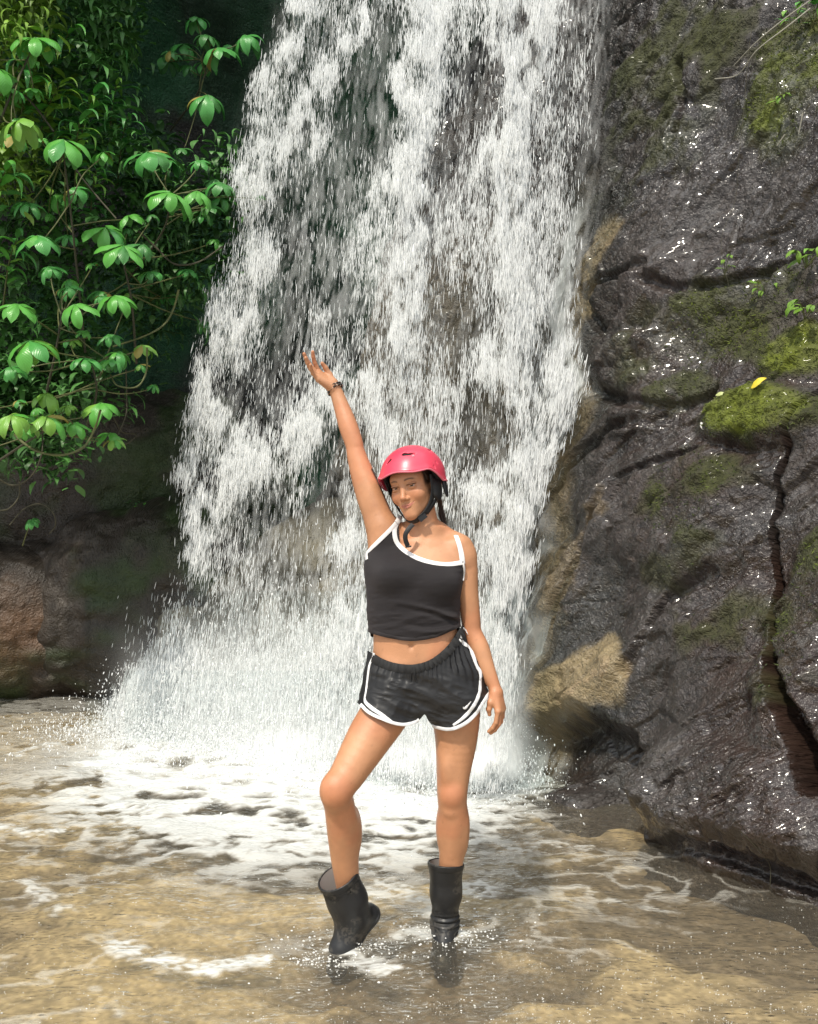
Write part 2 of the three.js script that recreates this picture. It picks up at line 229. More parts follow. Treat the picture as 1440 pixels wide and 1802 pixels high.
// the dark back wall, hollowed under an unseen lip that the water falls from and that shades the left bank
{
  const prof = new THREE.CatmullRomCurve3([V(0, -0.6, -8.6), V(0, 0.6, -8.9), V(0, 2.2, -9.3), V(0, 4.2, -9.4), V(0, 5.7, -8.9), V(0, 6.5, -7.9), V(0, 7.1, -7.2), V(0, 8.2, -7.4), V(0, 11, -8)]);
  const pts = prof.getSpacedPoints(400);
  const fn = (u, v) => {
    const x = mix(-9, 3.5, u), p = pts[Math.round(v * 400)], L = v * 13;
    const d = 0.9 * (fbm(x * 0.6, L * 0.6, 0, 3) - 0.5) + 0.4 * (ridge(x * 1.3, L * 0.8 + 4, 0, 4) - 0.5) + 0.1 * (fbm(x * 6, L * 6, 0, 4) - 0.5), fwd = sst(-1.6, -5, x) * 1.2 + sst(-1.2, -2.4, x) * 1.55 * sst(0.42, 0.58, v);  // at the left the overhang, out of view, reaches forward to darken the bank
    return [x, p.y - d * 0.35 * sst(0.45, 0.7, v), p.z + d + fwd];
  };
  const map = tex(1024, 1024, (u, v) => { const x = u * 12.5, y = v * 13, n = fbm(x * 3, y * 3, 0, 4), m = Math.max(sst(0.48, 0.66, fbm(x * 1.2 + 5, y * 1.2, 0, 4)), sst(0.3, 0.5, fbm(x * 2 + 1, y * 2, 0, 3)) * Math.exp(-(((u * 12.5 - 9 + 0.7) / 1.3) ** 2) - ((y - 6.2) / 2.2) ** 2)), k = 0.5 + n; return [mix(0.028, 0.02, m) * k, mix(0.027, 0.085, m) * k, mix(0.024, 0.036, m) * k]; }, true, false);
  const bm = bumpRock.clone(); bm.repeat.set(12, 13); bm.needsUpdate = true;
  structure('back_cliff', grid(420, 400, fn), new THREE.MeshPhysicalMaterial({ map, roughness: 0.55, bumpMap: bm, bumpScale: 0.03, side: THREE.DoubleSide }));
}
// boulders at the foot of the left bank and the slab behind the fall
function boulder(label, c, r, rotY, tilt, seed, colour, cell = 0.035, group) {
  const q = new THREE.Quaternion().setFromEuler(new THREE.Euler(tilt[0], rotY, tilt[1])), inv = q.clone().invert(), p = V(0, 0, 0), m = Math.min(...r);
  const f = (x, y, z) => { p.set(x, y, z).applyQuaternion(inv); const a = p.x / r[0], b = p.y / r[1], e = p.z / r[2], l = Math.pow(Math.abs(a) ** 2.6 + Math.abs(b) ** 2.6 + Math.abs(e) ** 2.6, 1 / 2.6);
    return (l - 1) * m + 0.24 * (fbm(x * 1.6 + seed, y * 1.6, z * 1.6 + 0.01, 3) - 0.5) + 0.1 * (ridge(x * 3 + seed, y * 4.2, z * 3 + 0.01, 3) - 0.5) + 0.02 * (fbm(x * 17, y * 17, z * 17 + 0.01, 2) - 0.5); };
  const R = Math.max(...r) * 1.25, g = surfaceNets(f, [-R, -R, -R], [R, R, R], cell);
  vcolor(g, (x, y, z) => colour(x + c.x, y + c.y, z + c.z));
  const P = g.attributes.position, U = new Float32Array(P.count * 2); for (let i = 0; i < P.count; i++) { U[2 * i] = (P.getX(i) + 0.4 * P.getZ(i)); U[2 * i + 1] = P.getY(i) + 0.5 * P.getZ(i); } g.setAttribute('uv', new THREE.BufferAttribute(U, 2));
  const o = new THREE.Mesh(g, boulderMat); o.name = numbered('boulder'); o.position.copy(c); o.castShadow = o.receiveShadow = true; o.userData = { label, category: 'boulder' }; scene.add(o); return o;
}
const boulderMat = new THREE.MeshPhysicalMaterial({ vertexColors: true, roughness: 0.5, bumpMap: bumpRock, bumpScale: 0.02, side: THREE.DoubleSide });
const darkRock = (x, y, z) => { const n = fbm(x * 3, y * 3, z * 3 + 0.1, 4), m = sst(0.44, 0.6, fbm(x * 1.7 + 7, y * 1.7, z * 1.7 + 0.1, 3)), k = 0.45 + 1.1 * n; return [mix(0.042, 0.034, m) * k, mix(0.033, 0.055, m) * k, mix(0.025, 0.016, m) * k]; };
const rustSpot = at(70, 1110, 7.9);
const rustRock = (x, y, z) => { const c = darkRock(x, y, z), k = sst(0.6, 0.1, Math.hypot(x - rustSpot.x, (y - rustSpot.y) * 1.1, (z - rustSpot.z) * 0.5) + 0.5 * (fbm(x * 5, y * 5, z * 5 + 0.1, 3) - 0.5)), n = 0.6 + 0.9 * fbm(x * 22, y * 22, z * 22 + 0.1, 2); return [mix(c[0], 0.12 * n, 0.8 * k), mix(c[1], 0.065 * n, 0.8 * k), mix(c[2], 0.034 * n, 0.8 * k)]; };
const tanSlab = (x, y, z) => { const n = 0.55 + 0.9 * fbm(x * 4, y * 4, z * 4 + 0.1, 4), m = sst(0.4, 0.6, fbm(x * 1.5 + 3, y * 1.5, z * 1.5, 3)); return [mix(0.2, 0.1, m) * n, mix(0.175, 0.09, m) * n, mix(0.13, 0.072, m) * n]; };
boulder('dark low boulder with a rust brown end at the far left of the pool', at(60, 1085, 8.3), [1.15, 0.72, 0.75], 0.2, [0, -0.05], 3, rustRock);
boulder('long dark mossy boulder sloping behind the left edge of the fall', at(270, 1060, 8.2), [1.25, 0.8, 0.7], -0.2, [0, 0.16], 11, darkRock);
boulder('dark upper boulder below the hanging leaves, left of the fall', at(200, 850, 8.75), [1.7, 0.85, 0.7], 0.1, [0, -0.1], 23, darkRock);
boulder('pale tan slab seen through the lower left part of the fall', at(560, 1090, 7.75), [1.35, 0.85, 0.6], -0.1, [-0.3, 0.35], 31, tanSlab);
// ---------------------------------------------------------------- pool bed, pool, foam
const PX0 = -5.2, PX1 = 3.4, PZ0 = -9.6, PZ1 = 0.6;
const onW2 = (px, py) => { const p = onWater(px, py); return [p.x, p.z]; };
const bedTan = (x, z) => {                                         // how pale the bed is
  let n = fbm(x * 1.1 + 2, z * 1.5 + 4, 0, 4) + 0.35 * (fbm(x * 5, z * 7, 0, 3) - 0.5);
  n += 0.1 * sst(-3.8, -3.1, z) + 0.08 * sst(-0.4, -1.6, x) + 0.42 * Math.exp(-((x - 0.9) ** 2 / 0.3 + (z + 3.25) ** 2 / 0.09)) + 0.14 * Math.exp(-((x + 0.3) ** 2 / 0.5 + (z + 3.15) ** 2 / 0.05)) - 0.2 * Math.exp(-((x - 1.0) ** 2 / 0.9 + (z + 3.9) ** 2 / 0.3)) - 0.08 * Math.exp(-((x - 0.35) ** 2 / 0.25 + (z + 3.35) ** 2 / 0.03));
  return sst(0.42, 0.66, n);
};
{
  const fn = (u, v) => { const x = mix(PX0, PX1, u), z = mix(PZ1, PZ0, v); return [x, -0.13 + 0.09 * (fbm(x * 1.2, z * 1.2, 0, 4) - 0.5) + 0.05 * bedTan(x, z) + 0.02 * (fbm(x * 9, z * 9, 0, 3) - 0.5) + 0.045 * sst(-3.2, -2.5, z), z]; };
  const map = tex(1536, 1400, (u, v) => { const x = mix(PX0, PX1, u), z = mix(PZ1, PZ0, v), t = bedTan(x, z), n = 0.6 + 0.8 * fbm(x * 16, z * 22, 0, 3), k = 0.7 + 0.6 * vn(x * 60, z * 60); return [mix(0.175, 0.45, t) * n * k, mix(0.147, 0.382, t) * n * k, mix(0.113, 0.262, t) * n * k]; }, true, false);
  structure('stream_bed', grid(360, 330, fn), std([1, 1, 1], 0.7, { map }));
}
// white water: where the fall lands and where it drifts, in metres on the pool
const LAND = [[180, 1290], [330, 1300], [480, 1325], [640, 1345], [760, 1365], [880, 1385]].map((p) => onW2(...p));
const FRONT = [[-80, 1400], [40, 1390], [170, 1470], [300, 1515], [420, 1530], [560, 1505], [720, 1500], [860, 1430], [930, 1395]].map((p) => onW2(...p));
const STREAK = [[[570, 1672], [600, 1668], [625, 1664]], [[750, 1642], [785, 1634], [812, 1640], [800, 1662]], [[690, 1650], [740, 1640], [770, 1655]], [[170, 1640], [230, 1668], [300, 1690], [400, 1700], [450, 1685], [510, 1695]], [[40, 1540], [80, 1590], [130, 1620]], [[-20, 1450], [60, 1470], [150, 1455]], [[10, 1330], [60, 1320], [110, 1310]], [[600, 1600], [680, 1560], [760, 1600], [830, 1560], [900, 1590]], [[600, 1680], [650, 1700], [690, 1720]], [[860, 1500], [960, 1480], [1060, 1490]], [[880, 1570], [1010, 1560], [1120, 1590], [1240, 1600]], [[1180, 1500], [1260, 1530], [1390, 1570]], [[950, 1660], [1060, 1650], [1160, 1690]]].map((l) => l.map((p) => onW2(...p)));
const STREAKW = [0.03, 0.035, 0.07, 0.075, 0.06, 0.08, 0.13, 0.12, 0.09, 0.1, 0.05, 0.03, 0.03], STREAKA = [1, 1, 0.8, 1, 0.75, 0.9, 1, 0.75, 0.9, 0.6, 0.5, 0.5, 0.45];
function foam(x, z) {
  const land = segDist(x, z, LAND); let s = 0;
  // distance past the front line: negative towards the fall
  let f = -1; { const q = segDist(x, z, FRONT), i = Math.min(FRONT.length - 2, Math.floor(q[1] * (FRONT.length - 1))), A = FRONT[i], B = FRONT[i + 1]; f = ((B[0] - A[0]) * (z - A[1]) - (B[1] - A[1]) * (x - A[0])) > 0 ? q[0] : -q[0]; }
  const wx = x + 0.1 * (fbm(x * 4, z * 4, 0, 3) - 0.5), wz = z + 0.1 * (fbm(x * 4 + 7, z * 4, 0, 3) - 0.5);
  const lace = 1 - Math.abs(2 * fbm(wx * 5 + 1, wz * 8, 0, 4) - 1), cl = fbm(wx * 2.2, wz * 3.4, 0, 4);
  const body = sst(0.22, -0.5, f) * sst(1.7, 0.7, land[0]) * sst(-2.6, -1.5, x);
  const fine = fbm(wx * 17, wz * 26, 0, 3); s = sst(0.3, 1.0, body * 1.02 + 0.85 * (cl - 0.5) + 0.75 * (lace - 0.72) + 0.5 * (fine - 0.5) - 0.06);
  s = Math.max(s, 0.9 * sst(0.55, 0.9, lace + 0.7 * (cl - 0.5) + 0.5 * (fine - 0.5) + 0.5 * sst(0.5, -0.3, f) - 0.35) * sst(0.7, -0.2, f) * sst(2.6, 1.2, land[0]) * mix(0.3, 1, sst(-2.6, -1.5, x)));
  for (let i = 0; i < STREAK.length; i++) { const q = segDist(wx, wz, STREAK[i]); if (q[0] < 3 * STREAKW[i]) { const e = Math.exp(-((q[0] / STREAKW[i]) ** 2) * 1.4) * sst(0, 0.12, q[1]) * sst(1, 0.85, q[1]); s = Math.max(s, STREAKA[i] * 0.85 * sst(0.22, 1.05, e * (0.05 + 0.75 * lace + 1.7 * (fine - 0.45) + 0.9 * (vn(x * 44, z * 70) - 0.45)))); } }
  s = Math.max(s, 0.28 * sst(0.84, 0.97, lace) * sst(0.45, 0.6, fbm(x * 1.3 + 8, z * 1.7, 0, 3)));
  return clamp(s);
}
const waveH = (x, z) => { const w = 0.35 + 0.65 * sst(-3, -6, z); return 0.05 * w * (fbm(x * 2.1 + z * 0.7, z * 4 - x, 0, 3) - 0.5) + 0.024 * (fbm(x * 6 + 0.6 * z, z * 12 - 2 * x, 0, 3) - 0.5); };
{
  const W = 2048, H = 1800, fo = new Float32Array(W * H);
  const map = tex(W, H, (u, v) => { const x = mix(PX0, PX1, u), z = mix(PZ1, PZ0, v), k = (x < -5 || z > -1.8 || x > 3.2) ? 0 : foam(x, z), n = 0.93 + 0.07 * vn(x * 50, z * 70); fo[Math.floor(v * H) * W + Math.floor(u * W)] = k; return [mix(0.86, 0.76 * n, k), mix(0.81, 0.79 * n, k), mix(0.7, 0.79 * n, k)]; }, true, false);
  const tm = tex(W, H, (u, v) => 0.955 - 0.9 * fo[Math.floor(v * H) * W + Math.floor(u * W)], false, false);
  const hgt = (x, z) => waveH(x, z);
  const g = grid(520, 640, (u, v) => { const x = mix(PX0, PX1, u), z = mix(PZ1, PZ0, v), k = fo[Math.min(H - 1, Math.floor(v * H)) * W + Math.min(W - 1, Math.floor(u * W))]; return [x, hgt(x, z) + k * (0.006 + sst(-3.4, -5.2, z) * (0.03 * ridge(x * 3.2 + z, z * 6.5, 0, 3) + 0.016 * fbm(x * 16, z * 26, 0, 3) - 0.02)), z]; });
  const bm = tex(1024, 1024, (u, v) => { const p = (f, fy) => { const X = u * f, Y = v * fy, i = Math.floor(X), j = Math.floor(Y), a = X - i, b = Y - j, q = (k, l) => hash3(((k % f) + f) % f, ((l % fy) + fy) % fy, f), s = a * a * (3 - 2 * a), t = b * b * (3 - 2 * b); return mix(mix(q(i, j), q(i + 1, j), s), mix(q(i, j + 1), q(i + 1, j + 1), s), t); }; return 0.42 * p(13, 22) + 0.28 * (1 - Math.abs(2 * p(29, 50) - 1)) + 0.2 * p(61, 100) + 0.1 * p(120, 170); });
  bm.repeat.set((PX1 - PX0) / 1.1, (PZ1 - PZ0) / 1.1);
  structure('pool_water', g, new THREE.MeshPhysicalMaterial({ map, transmission: 1, transmissionMap: tm, thickness: 0, roughness: 0.06, ior: 1.33, bumpMap: bm, bumpScale: 0.014, side: THREE.DoubleSide }));
}
// ---------------------------------------------------------------- the fall: torn clumps, falling drops, spray
const LEFT_EDGE = [[500, -60], [470, 60], [440, 140], [415, 240], [395, 300], [405, 380], [395, 470], [350, 560], [330, 680], [308, 760], [306, 850], [330, 930], [312, 1010], [300, 1060], [255, 1150], [205, 1240], [170, 1310]];
const RIGHT_EDGE = [[1085, -60], [1072, 150], [1066, 330], [1046, 470], [1026, 560], [1040, 625], [1058, 680], [1016, 750], [980, 850], [948, 1000], [924, 1150], [905, 1290], [890, 1385]];
const edgeX = (E, py) => { for (let i = 0; i + 1 < E.length; i++) if (py <= E[i + 1][1]) return mix(E[i][0], E[i + 1][0], clamp((py - E[i][1]) / (E[i + 1][1] - E[i][1]))); return E[E.length - 1][0]; };
const PLUMES = [                                                   // path in the photo, width, strength
  [[[735, -40], [768, 30], [775, 70], [722, 95], [712, 150], [745, 200], [735, 260], [700, 320], [670, 325]], 24, 1.15],
  [[[745, 200], [770, 150], [760, 60]], 22, 0.8], [[[690, 300], [735, 350], [745, 420], [715, 470], [700, 530], [700, 600]], 30, 1.0], [[[740, 430], [725, 520], [710, 580]], 20, 1.0],
  [[[905, -40], [898, 60], [905, 130], [925, 190], [890, 260], [905, 330]], 34, 0.9], [[[865, 270], [900, 330], [925, 390], [905, 430], [930, 520], [915, 590]], 26, 0.95], [[[880, 400], [890, 470], [925, 560]], 22, 0.8], [[[960, -40], [945, 60], [930, 160]], 36, 0.6],
  [[[540, -40], [520, 40], [490, 90], [470, 160], [485, 240], [440, 290], [415, 320], [440, 335]], 30, 0.9], [[[570, 120], [530, 200], [515, 270], [545, 240]], 32, 0.6], [[[640, 20], [650, 40], [610, 80]], 14, 0.7],
  [[[470, 440], [440, 480], [390, 520], [385, 570], [420, 600]], 32, 0.85], [[[430, 560], [370, 600], [355, 650], [360, 700], [325, 750], [318, 830]], 26, 0.95], [[[360, 690], [400, 750], [430, 800], [400, 850], [350, 900], [335, 975]], 32, 0.9],
  [[[600, 690], [560, 740], [500, 790], [470, 810], [430, 830]], 36, 0.95], [[[640, 660], [650, 700], [680, 770], [665, 840]], 22, 0.6], [[[640, 880], [615, 950], [600, 970]], 24, 0.6], [[[860, 640], [930, 700], [960, 760]], 40, 0.55],
  [[[1000, 650], [985, 710], [966, 780], [945, 870], [920, 1000], [900, 1120], [885, 1250], [875, 1370]], 46, 1.35], [[[870, 860], [880, 1000], [880, 1100]], 45, 0.75], [[[1050, 460], [1020, 540], [1000, 620]], 20, 0.5],
  [[[300, 1240], [450, 1265], [650, 1285], [860, 1320]], 60, 1.5], [[[640, 1080], [600, 1200], [560, 1300]], 50, 0.8], [[[250, 1200], [230, 1260], [230, 1290]], 30, 0.8]];
function fallDensityAt(px, py) {
  const l = edgeX(LEFT_EDGE, py), r = edgeX(RIGHT_EDGE, py), wob = 44 * (fbm(py * 0.02, 3.3, 0, 3) - 0.5);
  const m = sst(-34, 40, px - l - wob) * sst(-14, 70, r - px + 18 * (fbm(py * 0.03, 8.8, 0, 3) - 0.5)); if (m <= 0) return 0;
  let p = 0; for (const [pts, w, k] of PLUMES) { const q = segDist(px, py, pts)[0]; if (q < 2.6 * w) p = Math.max(p, k * Math.exp(-(q * q) / (w * w) * 1.3)); }
  const n = fbm(px * 0.016 + py * 0.002, py * 0.007, 0, 4), n2 = fbm(px * 0.05, py * 0.022, 0, 3);
  const low = sst(1000, 1290, py), hole = Math.exp(-(((px - 470) / 90) ** 2 + ((py - 900) / 60) ** 2)) + 0.7 * Math.exp(-(((px - 800) / 70) ** 2 + ((py - 530) / 70) ** 2)) + 0.9 * Math.exp(-(((px - 640) / 70) ** 2 + ((py - 150) / 120) ** 2)) + 0.6 * Math.exp(-(((px - 820) / 40) ** 2 + ((py - 250) / 90) ** 2));
  const base = (0.42 + 0.8 * sst(0.36, 0.68, n)) * (1 - 0.5 * clamp(hole)) * mix(1, 0.75, sst(840, 1000, py) * (1 - low));
  const wq = 14 * (fbm(px * 0.03, py * 0.02, 0, 2) - 0.5), web = 1 - Math.abs(2 * fbm((px + wq) * 0.05, (py + wq) * 0.026, 0, 4, 0.6) - 1), n3 = sst(0.68, 0.98, web);
  return m * (0.23 * base * (0.6 + 0.5 * n3) + 0.92 * p * (0.12 + 1.0 * sst(0.32, 0.62, n2)) * (0.5 + 0.55 * n3) + 0.42 * low * low);
}
const FD = (() => { const W = 240, H = 370, a = new Float32Array(W * H); for (let j = 0; j < H; j++) for (let i = 0; i < W; i++) a[j * W + i] = fallDensityAt(150 + 4 * i, -70 + 4 * j); return { W, H, a }; })();
function fallDensity(px, py) { const x = clamp((px - 150) / 4, 0, FD.W - 1.01), y = clamp((py + 70) / 4, 0, FD.H - 1.01), i = Math.floor(x), j = Math.floor(y), q = j * FD.W + i; return mix(mix(FD.a[q], FD.a[q + 1], x - i), mix(FD.a[q + FD.W], FD.a[q + FD.W + 1], x - i), y - j); }
function rockDist(px, py) { const d = V((px - CX) / F, -(py - CY) / F, -1); return RN.dot(RA.clone().sub(V(0, CAMY, 0))) / RN.dot(d); }
function fallDist(px, py) {                                        // how far away the falling water is
  const d0 = mix(6.75, 5.45, sst(150, 900, px)) + 0.0 * py, up = (1385 - py) / 1400, k = d0 * (1 + 0.115 * Math.max(0, up));
  const r = rockDist(px, py) - 0.16; return r > 0 ? smin(k, r, 0.25) : k;
}
const fallLean = (px, py) => 0.055 + 0.09 * sst(600, 300, px) + 0.16 * sst(880, 1000, px) * sst(450, 750, py) + 0.05 * (vn(px * 0.02, py * 0.01) - 0.5);
const dropMat = new THREE.MeshPhysicalMaterial({ roughness: 0.35, ior: 1.33 }); dropMat.color.setRGB(0.86, 0.88, 0.88);
function scatterFall(n, name, geos, size, accept, back = 0.1, label) {
  const per = geos.map(() => []), m4 = new THREE.Matrix4(), q = new THREE.Quaternion(), up = V(0, 1, 0);
  let tries = 0;
  for (let i = 0; i < n && tries < n * 60; tries++) {
    const py = rr(-60, 1390), px = rr(160, 1090), D = accept(fallDensity(px, py), px, py); if (rnd() > D) continue; i++;
    const d = fallDist(px, py) + gauss() * back, a = fallLean(px, py) + 0.09 * gauss(), p = at(px, py, d); if (p.y < -0.02) continue;
    const [w, l] = size(px, py); q.setFromUnitVectors(up, V(Math.sin(a), Math.cos(a), -0.04).normalize());
    per[Math.floor(rnd() * geos.length)].push(new THREE.Matrix4().compose(p, q, V(w, l, w * rr(0.7, 1.2))));
  }
  per.forEach((L, k) => { const im = new THREE.InstancedMesh(geos[k], dropMat, L.length); L.forEach((m, i) => im.setMatrixAt(i, m)); im.name = name; im.userData.kind = 'stuff'; im.castShadow = im.receiveShadow = true; fallGroup.add(im); });
}
const fallGroup = new THREE.Group(); fallGroup.name = 'waterfall'; fallGroup.userData.kind = 'structure'; scene.add(fallGroup);
const lump = (s, k) => { const g = mergeVertices(new THREE.IcosahedronGeometry(1, 2).deleteAttribute('normal').deleteAttribute('uv')), P = g.attributes.position; for (let i = 0; i < P.count; i++) { const v = V().fromBufferAttribute(P, i), n = 0.45 + k * fbm(v.x * 1.5 + s, v.y * 1.5, v.z * 1.5 + 0.1, 3); v.multiplyScalar(n); P.setXYZ(i, v.x, v.y, v.z); } g.computeVertexNormals(); return g; };
const bead = new THREE.SphereGeometry(1, 6, 5), tear = (() => { const g = new THREE.SphereGeometry(1, 6, 6), P = g.attributes.position; for (let i = 0; i < P.count; i++) { const y = P.getY(i), k = 1 - 0.5 * sst(-0.3, 1, y); P.setX(i, P.getX(i) * k); P.setZ(i, P.getZ(i) * k); } g.computeVertexNormals(); return g; })();
reseed(101);
scatterFall(9500, 'water_clump', [lump(1, 1.1), lump(4.4, 1.2), lump(9.7, 1.3), lump(13.1, 1.2)], () => { const s = 0.0028 + 0.0085 * rnd() ** 2.6; return [s * 0.85, s * rr(1.8, 6)]; }, (D) => sst(0.45, 1.2, D) * 0.85, 0.1);
reseed(202);
scatterFall(68000, 'falling_drop', [tear, bead], () => { const k = rnd() ** 2; return [mix(0.0011, 0.0031, k), rr(0.012, 0.05)]; }, (D) => sst(0.01, 1.1, D) ** 1.25, 0.2);
reseed(303);
scatterFall(120000, 'fine_spray', [bead], () => [rr(0.0007, 0.0016), rr(0.006, 0.034)], (D, px, py) => sst(0.02, 0.5, D + 0.12 * sst(900, 1250, py) * sst(150, 260, px) * sst(900, 870, px)), 0.25);

// the veil of water and mist that hangs behind the drops: curved sheets the light passes through
function veil(y0, y1, x0, x1, back, amount, seed) {
  const nx = 90, ny = 120, g = grid(nx, ny, (u, v) => { const px = mix(x0, x1, u), py = mix(y1, y0, v), d = fallDist(px, py) + back + 0.14 * (fbm(px * 0.012 + seed, py * 0.006, 0, 3) - 0.5), p = at(px, py, d); return [p.x, Math.max(p.y, -0.03), p.z]; });
  const tm = tex(560, 760, (u, v) => { const px = mix(x0, x1, u), py = mix(y1, y0, v); return 1 - 0.92 * clamp(amount(px, py)) * sst(1389, 1330, py + 50 * (fbm(px * 0.03 + seed, py * 0.03, 0, 3) - 0.5)); }, false, false);
  part(fallGroup, 'water_veil', g, new THREE.MeshPhysicalMaterial({ color: new THREE.Color(0.95, 0.97, 0.97), transmission: 1, transmissionMap: tm, thickness: 0, roughness: 0.02, ior: 1.02, side: THREE.DoubleSide }));
}
const streak = (px, py, s) => fbm((px + 0.12 * py + 10 * fbm(py * 0.03, px * 0.02, 0, 2)) * 0.16 + s, py * 0.03, 0, 4, 0.62);
veil(-70, 1388, 150, 1100, 0.1, (px, py) => { const l = edgeX(LEFT_EDGE, py), r = edgeX(RIGHT_EDGE, py); return sst(-10, 60, px - l) * sst(-10, 40, r - px) * (0.24 * sst(0.3, 0.7, streak(px, py, 2)) * (0.45 + 0.55 * sst(0.35, 0.6, fbm(px * 0.011, py * 0.006, 0, 3))) + 0.5 * clamp(fallDensity(px, py) - 0.25) + 0.35 * sst(1000, 1330, py)); }, 2);
veil(1040, 1390, 150, 960, -0.12, (px, py) => sst(160, 330, px) * sst(950, 870, px) * 0.95 * sst(1060, 1330, py) * (0.55 + 0.8 * fbm(px * 0.012, py * 0.02, 0, 3)), 5);
veil(1180, 1390, 220, 930, -0.4, (px, py) => sst(230, 420, px) * sst(925, 840, px) * 0.95 * sst(1200, 1370, py) * (0.4 + 0.9 * fbm(px * 0.02 + 9, py * 0.03, 0, 3)), 8);
{ // the thin film that fans out over the slab on the right
  const y0 = 330, y1 = 1388, g = grid(60, 160, (u, v) => { const py = mix(y1, y0, v), px = edgeX(RIGHT_EDGE, py) + mix(-80, 75, u); return rockAt(px, py, 0.045 + 0.03 * (1 - u)).toArray(); });
  const tm = tex(256, 900, (u, v) => { const py = mix(y1, y0, v), a = mix(-80, 75, u), n = fbm((a + 0.12 * py) * 0.07 + 3, py * 0.012, 0, 4, 0.62), lobe = 8 * sst(560, 660, py) * sst(760, 690, py) + 45 * sst(800, 1000, py); return 1 - 0.75 * sst(0.34, 0.62, n) * sst(30 + lobe - 18, -30, a + 40 * (fbm(py * 0.03, 4.4, 0, 3) - 0.5)) * sst(-80, -50, a) * sst(330, 460, py); }, false, false);
  part(fallGroup, 'water_film', g, new THREE.MeshPhysicalMaterial({ color: new THREE.Color(0.94, 0.95, 0.94), transmission: 1, transmissionMap: tm, thickness: 0, roughness: 0.03, ior: 1.12, side: THREE.DoubleSide }));
}

// splash where the fall lands: drops thrown up in low arcs
{
  reseed(404);
  const L = [], o = new THREE.Object3D();
  for (let i = 0; i < 50000; i++) {
    const t = rnd(), k = t * (LAND.length - 1), j = Math.min(LAND.length - 2, Math.floor(k)), x0 = mix(LAND[j][0], LAND[j + 1][0], k - j), z0 = mix(LAND[j][1], LAND[j + 1][1], k - j);
    const a = rnd() * 6.283, r = (0.5 - 0.3 * sst(0.75, 1, t)) * Math.abs(gauss()) * (0.5 + 0.6 * fbm(x0 * 3, a, 0, 2)), h = 0.26 * (1 - 0.75 * sst(0.8, 1, t)) * -Math.log(1 - rnd() * 0.995) * Math.exp(-r * 1.6) * (0.4 + 0.9 * sst(-2.3, -0.2, x0)), s = 0.0012 + 0.0036 * rnd() ** 3;
    o.position.set(x0 + Math.cos(a) * r + 0.02, h + 0.01, z0 + Math.sin(a) * r * 0.8 + 0.05); o.rotation.set(rr(-0.6, 0.6), rnd() * 3, rr(-0.6, 0.6)); o.scale.set(s, s * rr(1, 3), s); o.updateMatrix(); L.push(o.matrix.clone());
  }
  const im = new THREE.InstancedMesh(bead, dropMat, L.length); L.forEach((m, i) => im.setMatrixAt(i, m)); im.name = 'splash'; im.userData.kind = 'stuff'; im.castShadow = im.receiveShadow = true; fallGroup.add(im);
  // white beads on the ripples, standing in for bubble specks and sun sparkle
  const B = [];
  for (let i = 0; i < 160000 && B.length < 1500; i++) {
    const u = rnd(), py = 1420 + 390 * Math.sqrt(u), px = rr(-20, 1460), p = onWater(px, py), n = 1 - Math.abs(2 * fbm(p.x * 3.1 + 0.5 * p.z, p.z * 9 - p.x * 1.6, 0, 4) - 1), c = fbm(p.x * 1.1 + 3, p.z * 1.6, 0, 3); if (rnd() > sst(0.86, 0.99, n) * sst(0.42, 0.62, c) * 0.5 + 0.06) continue;
    const s = 0.0007 + 0.0013 * rnd() ** 3; o.position.set(p.x, waveH(p.x, p.z) + s * 0.3, p.z); o.rotation.set(0, 0, 0); o.scale.set(s * rr(1, 1.8), s * 0.8, s); o.updateMatrix(); B.push(o.matrix.clone());
  }
  for (const [bx, by, n, r] of [[600, 1676, 420, 0.13], [785, 1645, 420, 0.13]]) for (let i = 0; i < n; i++) { const c = onWater(bx, by), a = rnd() * 6.283, q = 0.04 + r * Math.abs(gauss()) * 0.7, s = 0.001 + 0.0026 * rnd() ** 3, x = c.x + Math.cos(a) * q * 1.3, z = c.z + Math.sin(a) * q; o.position.set(x, waveH(x, z) + s * 0.4 + 0.02 * rnd() ** 6, z); o.scale.set(s * rr(1, 1.8), s, s); o.updateMatrix(); B.push(o.matrix.clone()); }
  const ib = new THREE.InstancedMesh(new THREE.SphereGeometry(1, 8, 6), std([0.75, 0.76, 0.74], 0.08), B.length); B.forEach((m, i) => ib.setMatrixAt(i, m)); ib.name = 'bubble_glint_beads'; ib.userData = { kind: 'stuff', label: 'small white beads standing in for bubble specks and sun sparkle on the pool', category: 'bubble_glint_beads' }; ib.castShadow = ib.receiveShadow = true; scene.add(ib);
}
